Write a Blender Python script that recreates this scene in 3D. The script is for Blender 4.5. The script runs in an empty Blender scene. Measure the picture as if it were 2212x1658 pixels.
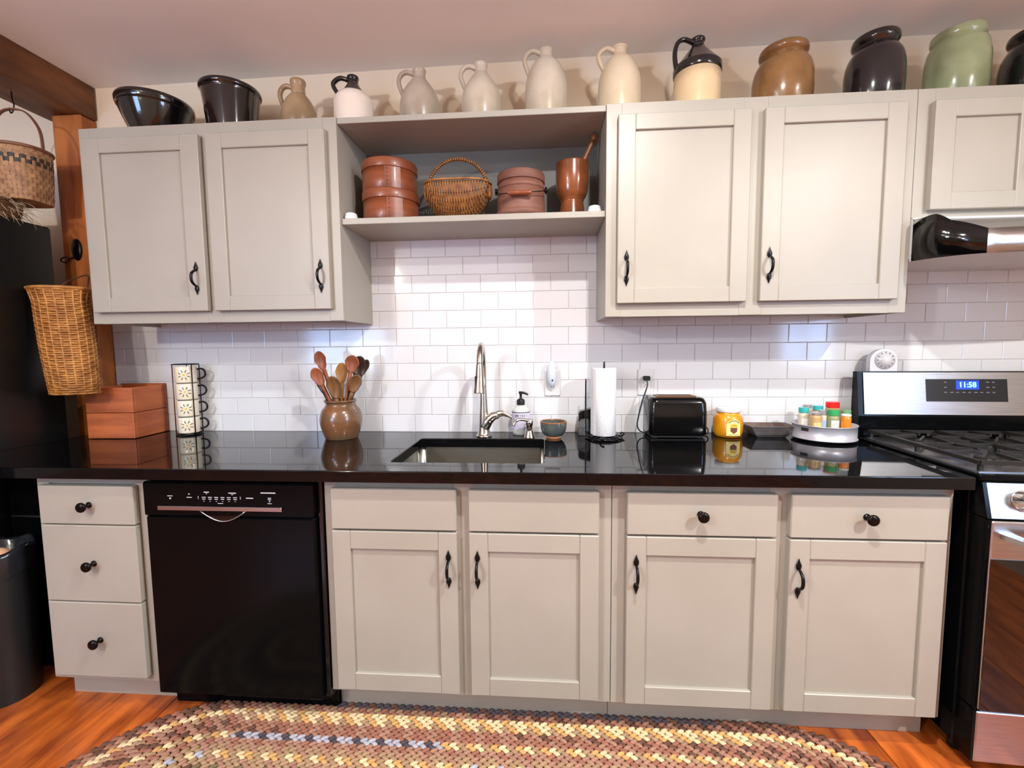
import bpy, bmesh, math, random
from mathutils import Vector, Matrix
random.seed(7)
S = bpy.context.scene
COL = S.collection
CT = 0.875            # height of the countertop above the floor; z below is measured from the countertop
PI = math.pi

# ------------------------------------------------------------------ camera
cam = bpy.data.objects.new('camera', bpy.data.cameras.new('camera'))
COL.objects.link(cam)
cam.data.sensor_width = 36.0
cam.data.lens = 975.52 / 2212 * 36.0
cam.data.clip_start = 0.02
r_ = Vector((0.9974, 0.0713, -0.0095)); u_ = Vector((0.0037, 0.0812, 0.9967)); f_ = Vector((-0.0718, 0.9941, -0.0807))
cam.matrix_world = Matrix.Translation((0.7413, -1.9974, 0.3791 + CT)) @ Matrix((r_, u_, -f_)).transposed().to_4x4()
S.camera = cam

# ------------------------------------------------------------------ world, exposure, lamps
w = bpy.data.worlds.new('world'); S.world = w; w.use_nodes = True
w.node_tree.nodes['Background'].inputs[0].default_value = (0.55, 0.68, 1.0, 1)
w.node_tree.nodes['Background'].inputs[1].default_value = 0.6
S.view_settings.view_transform = 'Standard'
S.view_settings.look = 'None'
S.view_settings.gamma = 1.0
S.view_settings.use_curve_mapping = False
S.view_settings.exposure = 0.0
LAMP_POWER = 1.0
#        x     y     z(ct)  watts colour             radius
LAMPS = [(1.10, -1.38, 1.575, 40, (1.0, 0.985, 0.95), 0.035),
         (2.68, -2.20, 1.590, 84, (1.0, 0.985, 0.94), 0.035),
         (-0.60, -2.20, 1.560, 16, (1.0, 0.98, 0.93), 0.035),
         (-1.00, -2.90, 1.150, 95, (1.0, 0.975, 0.94), 0.06)]
for i, (x, y, z, pw, c, rad) in enumerate(LAMPS):
    if i < 3:                       # recessed downlights
        l = bpy.data.lights.new('downlight', 'AREA'); l.shape = 'DISK'; l.size = rad*2
    else:                           # unseen hanging fill lamp, added to brighten the ceiling and fronts
        l = bpy.data.lights.new('fill_light', 'POINT'); l.shadow_soft_size = rad
    l.energy = pw * LAMP_POWER; l.color = c
    o = bpy.data.objects.new(l.name, l); COL.objects.link(o); o.location = (x, y, z + CT)

# ------------------------------------------------------------------ materials
def lin(c):
    return tuple(((v / 255) / 12.92 if v / 255 <= 0.04045 else ((v / 255 + 0.055) / 1.055) ** 2.4) for v in c) + (1.0,)

def newmat(name):
    m = bpy.data.materials.new(name); m.use_nodes = True
    return m, m.node_tree, m.node_tree.nodes['Principled BSDF']

def M(name, rgb, rough=0.5, metal=0.0, rgb2=None, vscale=8.0, stretch=(1, 1, 1), bump=0.0, bscale=60.0, coat=0.0, spec=0.5,
      trans=0.0, emit=None, estr=0.0, ramp=(0.35, 0.65), alpha=1.0, ior=1.5, rand=0.0, detail=5.0, sss=0.0):
    m, t, p = newmat(name)
    p.inputs['Base Color'].default_value = lin(rgb); p.inputs['Roughness'].default_value = rough
    p.inputs['Metallic'].default_value = metal; p.inputs['Coat Weight'].default_value = coat
    p.inputs['Coat Roughness'].default_value = 0.06
    p.inputs['Specular IOR Level'].default_value = spec; p.inputs['Transmission Weight'].default_value = trans
    p.inputs['IOR'].default_value = ior; p.inputs['Alpha'].default_value = alpha
    if emit:
        p.inputs['Emission Color'].default_value = lin(emit); p.inputs['Emission Strength'].default_value = estr
    tc = t.nodes.new('ShaderNodeTexCoord'); mp = t.nodes.new('ShaderNodeMapping')
    mp.inputs['Scale'].default_value = stretch
    t.links.new(tc.outputs['Object'], mp.inputs[0])
    vec = mp.outputs[0]
    if rand:
        oi = t.nodes.new('ShaderNodeObjectInfo'); va = t.nodes.new('ShaderNodeVectorMath'); va.operation = 'ADD'
        mu = t.nodes.new('ShaderNodeMath'); mu.operation = 'MULTIPLY'; mu.inputs[1].default_value = 37.0
        t.links.new(oi.outputs['Random'], mu.inputs[0]); t.links.new(mp.outputs[0], va.inputs[0]); t.links.new(mu.outputs[0], va.inputs[1])
        vec = va.outputs[0]
    csock = None
    if rgb2:
        n = t.nodes.new('ShaderNodeTexNoise'); n.inputs['Scale'].default_value = vscale; n.inputs['Detail'].default_value = detail
        t.links.new(vec, n.inputs['Vector'])
        cr = t.nodes.new('ShaderNodeValToRGB')
        cr.color_ramp.elements[0].position = ramp[0]; cr.color_ramp.elements[1].position = ramp[1]
        cr.color_ramp.elements[0].color = lin(rgb); cr.color_ramp.elements[1].color = lin(rgb2)
        t.links.new(n.outputs['Fac'], cr.inputs[0]); csock = cr.outputs[0]
    if rand:
        hs = t.nodes.new('ShaderNodeHueSaturation')
        mr = t.nodes.new('ShaderNodeMapRange'); mr.inputs[3].default_value = 1 - rand; mr.inputs[4].default_value = 1 + rand
        t.links.new(oi.outputs['Random'], mr.inputs[0]); t.links.new(mr.outputs[0], hs.inputs['Value'])
        if csock: t.links.new(csock, hs.inputs['Color'])
        else: hs.inputs['Color'].default_value = lin(rgb)
        csock = hs.outputs[0]
    if csock: t.links.new(csock, p.inputs['Base Color'])
    if bump:
        n2 = t.nodes.new('ShaderNodeTexNoise'); n2.inputs['Scale'].default_value = bscale; n2.inputs['Detail'].default_value = 3
        b = t.nodes.new('ShaderNodeBump'); b.inputs['Strength'].default_value = bump; b.inputs['Distance'].default_value = 0.002
        t.links.new(vec, n2.inputs['Vector']); t.links.new(n2.outputs['Fac'], b.inputs['Height']); t.links.new(b.outputs[0], p.inputs['Normal'])
    return m

def vcol_mat(name, rough=0.9):
    m, t, p = newmat(name)
    a = t.nodes.new('ShaderNodeAttribute'); a.attribute_name = 'Col'
    n = t.nodes.new('ShaderNodeTexNoise'); n.inputs['Scale'].default_value = 300; tc = t.nodes.new('ShaderNodeTexCoord')
    t.links.new(tc.outputs['Object'], n.inputs['Vector'])
    b = t.nodes.new('ShaderNodeBump'); b.inputs['Strength'].default_value = 0.4; b.inputs['Distance'].default_value = 0.002
    t.links.new(n.outputs['Fac'], b.inputs['Height']); t.links.new(b.outputs[0], p.inputs['Normal'])
    t.links.new(a.outputs['Color'], p.inputs['Base Color']); p.inputs['Roughness'].default_value = rough
    p.inputs['Specular IOR Level'].default_value = 0.1
    return m

MT = dict(
    paint=M('greige_paint', (164, 158, 146), 0.40, rgb2=(158, 152, 140), vscale=3, bump=0.12, bscale=35),
    paint_in=M('greige_paint_shelf', (162, 157, 146), 0.45, rgb2=(156, 151, 140), vscale=3, bump=0.1, bscale=40),
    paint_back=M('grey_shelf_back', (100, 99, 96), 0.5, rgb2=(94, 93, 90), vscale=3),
    tile=M('white_glazed_tile', (221, 221, 222), 0.10, rgb2=(217, 217, 219), vscale=2, bump=0.05, bscale=9, rand=0.015),
    grout=M('pale_grout', (190, 184, 178), 0.9),
    plaster=M('cream_wall_paint', (232, 214, 190), 0.85, rgb2=(228, 209, 184), vscale=2, bump=0.1, bscale=50),
    ceil=M('white_ceiling_paint', (243, 239, 234), 0.9, rgb2=(239, 234, 228), vscale=1.5, bump=0.08, bscale=30),
    roomwall=M('pale_room_paint', (176, 166, 150), 0.9),
    granite=M('black_polished_granite', (5, 5, 6), 0.05, rgb2=(13, 13, 15), vscale=180, spec=0.3),
    floor=M('orange_pine_board', (204, 106, 40), 0.34, rgb2=(132, 58, 20), vscale=5, stretch=(4, 0.8, 1), bump=0.25, bscale=40, rand=0.12, coat=0.2),
    subfloor=M('dark_floor_gap', (22, 11, 5), 0.9),
    timber=M('brown_hewn_timber', (126, 78, 38), 0.6, rgb2=(78, 42, 18), vscale=6, stretch=(2, 0.6, 2), bump=0.5, bscale=20),
    post=M('orange_pine_post', (190, 112, 52), 0.5, rgb2=(140, 76, 32), vscale=7, stretch=(2, 2, 0.5), bump=0.3, bscale=30),
    iron=M('black_wrought_iron', (14, 14, 16), 0.28, 0.6, bump=0.2, bscale=80, spec=0.6),
    bronze=M('dark_bronze', (30, 26, 24), 0.22, 0.8),
    black_gloss=M('black_gloss_plastic', (8, 8, 9), 0.12),
    black_app=M('black_appliance_enamel', (7, 8, 9), 0.14, bump=0.02, bscale=120, spec=0.10),
    black_matte=M('black_matte', (12, 12, 13), 0.6),
    fridge=M('black_textured_enamel', (12, 14, 15), 0.30, bump=0.1, bscale=260),
    steel=M('brushed_steel', (190, 188, 188), 0.28, 1.0, rgb2=(172, 170, 170), vscale=30, stretch=(0.3, 1, 12), bump=0.05, bscale=300),
    steel_sink=M('satin_sink_steel', (178, 175, 166), 0.34, 1.0, bump=0.05, bscale=200),
    nickel=M('brushed_nickel', (205, 200, 190), 0.20, 1.0),
    chrome=M('chrome', (225, 225, 228), 0.08, 1.0),
    hood_under=M('hood_under_enamel', (205, 205, 205), 0.4),
    glass_dark=M('dark_oven_glass', (10, 7, 5), 0.04, spec=0.8),
    castiron=M('cast_iron_grate', (34, 31, 28), 0.42, 0.3, bump=0.3, bscale=200),
    cream=M('cream_stoneware', (225, 200, 160), 0.22, rgb2=(212, 184, 142), vscale=6, coat=0.4),
    white_glaze=M('white_stoneware', (236, 224, 210), 0.20, rgb2=(228, 214, 198), vscale=5, coat=0.4),
    albany=M('black_brown_glaze', (12, 13, 17), 0.16, rgb2=(20, 18, 20), vscale=10, coat=0.6),
    saltgrey=M('grey_salt_glaze', (178, 166, 150), 0.32, rgb2=(150, 134, 114), vscale=7, bump=0.15, bscale=120, coat=0.3),
    saltlight=M('light_salt_glaze', (200, 190, 172), 0.32, rgb2=(170, 154, 130), vscale=6, bump=0.12, bscale=120, coat=0.3),
    beigejug=M('beige_stoneware', (212, 196, 168), 0.30, rgb2=(196, 178, 146), vscale=6, bump=0.1, bscale=120, coat=0.3),
    tanjug=M('tan_stoneware', (168, 142, 108), 0.35, rgb2=(124, 98, 66), vscale=8, bump=0.2, bscale=120, coat=0.3),
    brownjar=M('brown_stoneware', (140, 102, 60), 0.24, rgb2=(112, 78, 42), vscale=9, bump=0.1, bscale=90, coat=0.5),
    darkjar=M('dark_brown_glaze', (30, 27, 29), 0.16, rgb2=(22, 20, 22), vscale=9, coat=0.6),
    greenjar=M('celadon_green_glaze', (150, 160, 122), 0.2, rgb2=(116, 122, 88), vscale=6, bump=0.08, bscale=90, coat=0.5),
    bowl=M('dark_glazed_redware', (9, 9, 12), 0.12, rgb2=(20, 14, 13), vscale=6, coat=0.8),
    crock=M('brown_salt_crock', (124, 82, 50), 0.24, rgb2=(100, 76, 56), vscale=7, stretch=(1, 1, 3), bump=0.12, bscale=90, coat=0.6),
    spoonA=M('reddish_spoon_wood', (150, 82, 48), 0.5, rgb2=(120, 62, 34), vscale=30, stretch=(2, 2, 0.4)),
    spoonB=M('brown_spoon_wood', (128, 88, 50), 0.5, rgb2=(98, 64, 34), vscale=30, stretch=(2, 2, 0.4)),
    spoonC=M('yellow_spoon_wood', (164, 112, 44), 0.5, rgb2=(136, 88, 32), vscale=30, stretch=(2, 2, 0.4)),
    spoonD=M('dark_spoon_wood', (62, 38, 26), 0.45, rgb2=(42, 26, 18), vscale=30, stretch=(2, 2, 0.4)),
    boxwood=M('red_brown_box_wood', (136, 72, 42), 0.38, rgb2=(108, 54, 30), vscale=6, stretch=(1, 1, 4), bump=0.1, bscale=60, coat=0.2),
    firkin=M('faded_red_firkin', (128, 84, 68), 0.6, rgb2=(104, 64, 50), vscale=8, stretch=(1, 1, 4), bump=0.2, bscale=60),
    mortar=M('turned_brown_wood', (128, 70, 34), 0.22, rgb2=(86, 42, 20), vscale=9, coat=0.5),
    pestle=M('worn_pestle_wood', (132, 82, 48), 0.4, rgb2=(100, 58, 32), vscale=14),
    crate=M('orange_crate_wood', (190, 104, 58), 0.45, rgb2=(150, 76, 40), vscale=7, stretch=(0.6, 0.6, 4), bump=0.2, bscale=40),
    wicker=M('golden_wicker', (178, 118, 58), 0.55, rgb2=(132, 78, 34), vscale=40),
    wicker_d=M('dark_wicker', (92, 56, 26), 0.6, rgb2=(70, 40, 18), vscale=40),
    tallwicker=M('brown_willow', (196, 136, 68), 0.5, rgb2=(146, 92, 40), vscale=22),
    splint=M('ash_splint', (176, 132, 88), 0.6, rgb2=(136, 96, 62), vscale=25),
    splint_d=M('stained_splint', (52, 44, 38), 0.6),
    splint_h=M('ash_handle', (132, 86, 62), 0.5, rgb2=(104, 64, 44), vscale=20),
    grass=M('dried_grass', (190, 172, 140), 0.8),
    white_plastic=M('white_plastic', (222, 222, 224), 0.25),
    outlet=M('white_outlet_plastic', (214, 212, 211), 0.3),
    slot=M('dark_slot', (40, 34, 34), 0.6),
    night=M('frosted_night_light', (214, 224, 240), 0.25, trans=0.15),
    paper=M('paper_towel', (228, 227, 226), 0.9, bump=0.6, bscale=110),
    honey=M('honey', (222, 150, 24), 0.25, rgb2=(206, 128, 14), vscale=14, coat=0.6),
    label_y=M('cream_yellow_label', (246, 226, 140), 0.6),
    label_gold=M('gold_label_band', (232, 178, 20), 0.5),
    label_br=M('brown_label_print', (104, 62, 44), 0.6),
    ink=M('dark_print', (70, 60, 62), 0.7),
    lav=M('lavender_label', (206, 198, 222), 0.5, rgb2=(222, 216, 230), vscale=40),
    lavink=M('purple_print', (92, 82, 110), 0.6),
    soap=M('milky_soap_bottle', (214, 216, 208), 0.25, trans=0.1),
    tin=M('old_tinned_steel', (150, 146, 146), 0.42, 0.75, rgb2=(124, 116, 112), vscale=12, bump=0.15, bscale=60),
    tin_in=M('browned_tin_inside', (112, 92, 82), 0.6, 0.3, rgb2=(84, 64, 56), vscale=16),
    tray=M('silver_painted_tray', (190, 188, 196), 0.35, 0.35),
    bowlglaze=M('grey_green_glaze', (92, 98, 92), 0.2, rgb2=(66, 74, 76), vscale=22, bump=0.1, bscale=90, coat=0.6),
    bowlrim=M('rust_glaze', (140, 86, 44), 0.25, coat=0.5),
    footclay=M('bare_orange_clay', (196, 130, 84), 0.7),
    mug=M('cream_mug_glaze', (238, 226, 200), 0.16, coat=0.6),
    mugp=M('olive_petal', (120, 118, 96), 0.4),
    mugc=M('yellow_dot', (230, 184, 84), 0.4),
    copper=M('rusty_wire', (110, 52, 30), 0.4, 0.7),
    teal=M('teal_cap', (50, 170, 170), 0.3), green=M('green_cap', (46, 158, 92), 0.3), green2=M('sage_cap', (110, 150, 110), 0.35),
    red=M('red_cap', (226, 26, 20), 0.28), silver=M('silver_cap', (200, 200, 204), 0.28, 0.8), whitecap=M('white_cap', (240, 240, 240), 0.3),
    jarglass=M('spice_jar_glass', (196, 190, 176), 0.12, rgb2=(150, 128, 96), vscale=40, coat=0.6),
    spice_or=M('orange_spice', (224, 128, 20), 0.3, coat=0.6), spice_tan=M('tan_spice', (186, 152, 100), 0.4, coat=0.6),
    spice_green=M('herb', (146, 150, 104), 0.5, coat=0.6), spice_pale=M('pale_spice', (208, 196, 172), 0.4, coat=0.6),
    paperlabel=M('white_paper_label', (236, 234, 226), 0.7), bluelabel=M('blue_paper_label', (150, 176, 214), 0.6), yellowlabel=M('yellow_paper_label', (238, 206, 130), 0.6),
    clear=M('clear_bottle', (225, 228, 230), 0.05, trans=0.85, ior=1.3),
    toast=M('toaster_slot_metal', (178, 120, 78), 0.35, 0.7),
    disp=M('control_panel_black', (22, 23, 28), 0.2),
    mark=M('grey_print', (190, 192, 200), 0.5), mark_d=M('dim_print', (96, 98, 108), 0.5),
    lcd=M('blue_display', (10, 40, 200), 0.3, emit=(10, 60, 255), estr=1.6), digits=M('blue_digits', (120, 220, 255), 0.3, emit=(120, 225, 255), estr=3.0),
    bag=M('black_bin_liner', (30, 32, 36), 0.15, bump=0.8, bscale=30), trash=M('black_bin_plastic', (24, 25, 25), 0.45),
    peach=M('crumpled_paper', (226, 176, 138), 0.8, bump=0.8, bscale=30),
    burlap=M('brown_fibre', (122, 86, 54), 0.85, rgb2=(86, 56, 32), vscale=30, bump=0.6, bscale=80),
    pane=M('daylit_pane', (200, 220, 255), 0.2, emit=(168, 204, 255), estr=15.0),
    winframe=M('white_window_frame', (225, 222, 216), 0.5),
    bulb=M('lamp_glow', (255, 240, 214), 0.3, emit=(255, 232, 196), estr=12.0),
    rug=vcol_mat('braided_wool'),
)

# ------------------------------------------------------------------ mesh helpers
class MB:
    def __init__(s): s.v = []; s.f = []; s.sm = []; s.mi = []; s.cur = 0
    def add(s, vs, fs, smooth=False):
        b = len(s.v); s.v += [tuple(x) for x in vs]
        for f in fs: s.f.append(tuple(i + b for i in f)); s.sm.append(smooth); s.mi.append(s.cur)
        return s
    def box(s, x0, x1, y0, y1, z0, z1, c=0.0):
        if x0 > x1: x0, x1 = x1, x0
        if y0 > y1: y0, y1 = y1, y0
        if z0 > z1: z0, z1 = z1, z0
        if c <= 0:
            vs = [(x0,y0,z0),(x1,y0,z0),(x1,y1,z0),(x0,y1,z0),(x0,y0,z1),(x1,y0,z1),(x1,y1,z1),(x0,y1,z1)]
            return s.add(vs, [(0,3,2,1),(4,5,6,7),(0,1,5,4),(1,2,6,5),(2,3,7,6),(3,0,4,7)])
        c = min(c, (x1-x0)*.49, (y1-y0)*.49, (z1-z0)*.49)
        vs = []; idx = {}
        for i in (0,1):
            for j in (0,1):
                for k in (0,1):
                    X = (x0,x1)[i]; Y = (y0,y1)[j]; Z = (z0,z1)[k]; a = c*(1-2*i); b_ = c*(1-2*j); d = c*(1-2*k)
                    idx[i,j,k] = len(vs)
                    vs += [(X,Y+b_,Z+d),(X+a,Y,Z+d),(X+a,Y+b_,Z)]
        I = lambda i,j,k,m: idx[i,j,k]+m
        fs = []
        for i in (0,1):
            q = [I(i,0,0,0),I(i,1,0,0),I(i,1,1,0),I(i,0,1,0)]; fs.append(tuple(q if i else q[::-1]))
            q = [I(0,i,0,1),I(1,i,0,1),I(1,i,1,1),I(0,i,1,1)]; fs.append(tuple(q[::-1] if i else q))
            q = [I(0,0,i,2),I(1,0,i,2),I(1,1,i,2),I(0,1,i,2)]; fs.append(tuple(q if i else q[::-1]))
        for a in (0,1):
            for b_ in (0,1):
                fs.append((I(a,b_,0,0),I(a,b_,1,0),I(a,b_,1,1),I(a,b_,0,1)))
                fs.append((I(a,0,b_,0),I(a,1,b_,0),I(a,1,b_,2),I(a,0,b_,2)))
                fs.append((I(0,a,b_,1),I(1,a,b_,1),I(1,a,b_,2),I(0,a,b_,2)))
                for k in (0,1): fs.append((I(a,b_,k,0),I(a,b_,k,1),I(a,b_,k,2)))
        return s.add(vs, fs)
    def lathe(s, prof, c=(0,0,0), seg=32, sx=1.0, sy=1.0, smooth=True, mat=None, cap0=True, cap1=True):
        vs = []; fs = []; n = len(prof)
        for r, z in prof:
            for k in range(seg):
                a = 2*PI*k/seg; p = Vector((r*sx*math.cos(a), r*sy*math.sin(a), z))
                if mat: p = mat @ p
                vs.append((p.x+c[0], p.y+c[1], p.z+c[2]))
        for i in range(n-1):
            for k in range(seg):
                k2 = (k+1) % seg
                fs.append((i*seg+k, i*seg+k2, (i+1)*seg+k2, (i+1)*seg+k))
        s.add(vs, fs, smooth)
        b = len(s.v) - len(vs)
        if cap0: s.f.append(tuple(b+k for k in range(seg))[::-1]); s.sm.append(False); s.mi.append(s.cur)
        if cap1: s.f.append(tuple(b+(n-1)*seg+k for k in range(seg))); s.sm.append(False); s.mi.append(s.cur)
        return s
    def tube(s, pts, r, seg=8, smooth=True, closed=False, flat=1.0, caps=True):
        P = [Vector(p) for p in pts]; n = len(P)
        R = r if isinstance(r, (list, tuple)) else [r]*n
        T = []
        for i in range(n):
            if closed: t = P[(i+1) % n] - P[i-1]
            else: t = P[min(i+1,n-1)] - P[max(i-1,0)]
            T.append(t.normalized() if t.length > 1e-9 else Vector((0,0,1)))
        ref = Vector((0,0,1)) if abs(T[0].z) < 0.9 else Vector((0,1,0))
        N = (ref - T[0]*ref.dot(T[0])).normalized(); vs = []
        for i in range(n):
            N = (N - T[i]*N.dot(T[i])).normalized(); B = T[i].cross(N)
            for k in range(seg):
                a = 2*PI*k/seg; vs.append(P[i] + (N*math.cos(a) + B*math.sin(a)*flat)*R[i])
        fs = []
        for i in range(n if closed else n-1):
            j = (i+1) % n
            for k in range(seg):
                k2 = (k+1) % seg; fs.append((i*seg+k, i*seg+k2, j*seg+k2, j*seg+k))
        if not closed and caps:
            fs.append(tuple(range(seg))[::-1]); fs.append(tuple((n-1)*seg+k for k in range(seg)))
        return s.add(vs, fs, smooth)
    def prism(s, poly, d0, d1, axis='y', smooth=False):
        """poly: 2D outline; extruded along axis"""
        n = len(poly)
        def mk(a, b, d): return {'y': (a, d, b), 'x': (d, a, b), 'z': (a, b, d)}[axis]
        vs = [mk(a, b, d0) for a, b in poly] + [mk(a, b, d1) for a, b in poly]
        fs = [tuple(range(n)), tuple(range(2*n-1, n-1, -1))]
        s.add(vs, fs)
        b0 = len(s.v) - 2*n
        for i in range(n):
            j = (i+1) % n; s.f.append((b0+i, b0+j, b0+n+j, b0+n+i)); s.sm.append(smooth); s.mi.append(s.cur)
        return s
    def ell(s, c, rx, ry, rz, seg=16, rings=10, mat=None):
        vs = []; fs = []
        for i in range(rings+1):
            t = PI*i/rings
            for k in range(seg):
                a = 2*PI*k/seg; p = Vector((rx*math.sin(t)*math.cos(a), ry*math.sin(t)*math.sin(a), rz*math.cos(t)))
                if mat: p = mat @ p
                vs.append((p.x+c[0], p.y+c[1], p.z+c[2]))
        for i in range(rings):
            for k in range(seg):
                k2 = (k+1) % seg; fs.append((i*seg+k, (i+1)*seg+k, (i+1)*seg+k2, i*seg+k2))
        return s.add(vs, fs, True)
    def mesh(s, name, fixn=True):
        me = bpy.data.meshes.new(name); me.from_pydata(s.v, [], s.f)
        me.polygons.foreach_set('use_smooth', s.sm); me.polygons.foreach_set('material_index', s.mi)
        if fixn:
            bm = bmesh.new(); bm.from_mesh(me)
            bmesh.ops.remove_doubles(bm, verts=bm.verts, dist=1e-6)
            bmesh.ops.recalc_face_normals(bm, faces=bm.faces); bm.to_mesh(me); bm.free()
        return me
    def build(s, name, mat, parent=None, off=None, fixn=True):
        if parent is not None and off is None: off = LOC.get(parent.name, (0,0,0)) if s_world[0] else (0,0,0)
        if off and any(off): s.v = [(x-off[0], y-off[1], z-off[2]) for x, y, z in s.v]
        me = s.mesh(name, fixn)
        for m in (mat if isinstance(mat, list) else [mat]): me.materials.append(MT[m])
        return link(name, me, parent)
s_world = [False]       # True: part coordinates are given in room coordinates; False: local to the thing
LOC = {}

def link(name, me, parent=None):
    o = bpy.data.objects.new(name, me); COL.objects.link(o)
    if parent is not None:
        o.parent = parent; LOC[o.name] = LOC.get(parent.name, (0,0,0))
    return o

def thing(name, label, cat, loc=(0,0,0), rz=0.0, group=None):
    o = bpy.data.objects.new(name, None); COL.objects.link(o)
    o.empty_display_size = 0.05
    o.location = (loc[0], loc[1], loc[2] + CT); o.rotation_euler = (0, 0, rz)
    o['label'] = label; o['category'] = cat
    if group: o['group'] = group
    LOC[o.name] = tuple(loc)
    return o

def tag(o, label, cat, loc=(0,0,0), group=None, rz=0.0):
    o['label'] = label; o['category'] = cat
    if group: o['group'] = group
    o.location = (loc[0], loc[1], loc[2] + CT); o.rotation_euler = (0, 0, rz); LOC[o.name] = tuple(loc)
    return o

def struct(name, mb, mat, label=None):
    o = mb.build(name, mat); o['kind'] = 'structure'; o.location.z = CT; LOC[o.name] = (0,0,0)
    if label: o['label'] = label
    return o

def W(): s_world[0] = True
def L(): s_world[0] = False

def smoothpts(P, n=6, closed=False):
    P = [Vector(p) for p in P]; out = []; m = len(P)
    for i in range(m if closed else m-1):
        p0 = P[(i-1) % m] if closed or i > 0 else P[0]*2-P[1]
        p1 = P[i]; p2 = P[(i+1) % m]; p3 = P[(i+2) % m] if closed or i+2 < m else P[-1]*2-P[-2]
        for k in range(n):
            t = k/n
            out.append(0.5*((2*p1)+(p2-p0)*t+(2*p0-5*p1+4*p2-p3)*t*t+(3*p1-p0-3*p2+p3)*t**3))
    if not closed: out.append(P[-1])
    return out

def prof_smooth(prof, n=4):
    return [(max(p.x, 0.0005), p.y) for p in smoothpts([(r, z, 0) for r, z in prof], n)]

def text_mb(mb, txt, size, place, bold=0.0):
    cu = bpy.data.curves.new('t', 'FONT'); cu.body = txt; cu.size = size; cu.align_x = 'CENTER'; cu.align_y = 'CENTER'; cu.offset = bold
    cu.resolution_u = 3
    o = bpy.data.objects.new('t', cu); me = bpy.data.meshes.new_from_object(o)
    mb.add([place(v.co.x, v.co.y) for v in me.vertices], [tuple(p.vertices) for p in me.polygons])
    bpy.data.objects.remove(o); bpy.data.meshes.remove(me)

# ================================================================== THE ROOM
W()
XL, XR, YF, ZF = -4.3, 3.15, -4.3, -0.875
def ceil_z(x): return 1.563 + 0.009*(x + 1.3)
fl = struct('floor', MB().box(XL, XR, YF, 0.02, ZF-0.06, ZF-0.012), 'subfloor')
BW = 0.2163; k = 0; x = -0.81 - math.ceil((-0.81-XL)/BW)*BW      # board seams fall at x = -0.81 and x = 1.786
while x < XR - 0.02:
    a, b = max(x, XL), min(x+BW, XR)
    MB().box(a+0.0016, b-0.0016, YF, 0.006, ZF-0.012, ZF + (k % 3)*0.0004, 0.002).build('plank', 'floor', fl)
    x += BW; k += 1
cm = MB(); cm.add([(XL,YF,ceil_z(XL)),(XR,YF,ceil_z(XR)),(XR,0.12,ceil_z(XR)),(XL,0.12,ceil_z(XL)),
                   (XL,YF,ceil_z(XL)+.06),(XR,YF,ceil_z(XR)+.06),(XR,0.12,ceil_z(XR)+.06),(XL,0.12,ceil_z(XL)+.06)],
                  [(0,1,2,3),(7,6,5,4),(0,4,5,1),(1,5,6,2),(2,6,7,3),(3,7,4,0)])
struct('ceiling', cm, 'ceil')
wb = struct('wall_back', MB().box(XL, XR, 0.008, 0.11, ZF, 1.62), 'plaster')
struct('wall_left', MB().box(XL-0.1, XL, YF, 0.11, ZF, 1.62), 'roomwall')
# window openings: one in the front wall (behind the camera), one in the right wall
WIN = [('y', -2.7, -1.5, 0.05, 1.20), ('x', -2.9, -2.0, 0.15, 1.15)]
ax, a, b, c, d = WIN[0]; wf = MB()
wf.box(XL, a, YF-0.1, YF, ZF, 1.66); wf.box(b, XR, YF-0.1, YF, ZF, 1.66); wf.box(a, b, YF-0.1, YF, ZF, c); wf.box(a, b, YF-0.1, YF, d, 1.66)
struct('wall_front', wf, 'roomwall')
ax, a, b, c, d = WIN[1]; wf = MB()
wf.box(XR, XR+.1, YF, a, ZF, 1.66); wf.box(XR, XR+.1, b, 0.11, ZF, 1.66); wf.box(XR, XR+.1, a, b, ZF, c); wf.box(XR, XR+.1, a, b, d, 1.66)
struct('wall_right', wf, 'roomwall')
for i, (ax, a, b, c, d) in enumerate(WIN):
    def wbox(m, p0, p1, q0, q1, z0, z1):      # p along the wall, q into the wall
        return m.box(p0, p1, YF-q1, YF-q0, z0, z1) if ax == 'y' else m.box(XR+q0, XR+q1, p0, p1, z0, z1)
    m = MB(); h = (a+b)/2; v = (c+d)/2
    for q in ((a, a+.05, c, d), (b-.05, b, c, d), (a+.05, b-.05, c, c+.05), (a+.05, b-.05, d-.05, d), (h-.015, h+.015, c+.05, d-.05), (a+.05, h-.015, v-.015, v+.015), (h+.015, b-.05, v-.015, v+.015)):
        wbox(m, q[0], q[1], .02, .07, q[2], q[3])
    wn = struct('window_%d' % (i+1), m, 'winframe')
    for q in ((a+.05, h-.015), (h+.015, b-.05)):
        for z0, z1 in ((c+.05, v-.015), (v+.015, d-.05)):
            wbox(MB(), q[0], q[1], .045, .05, z0, z1).build('pane', 'pane', wn)
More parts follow.
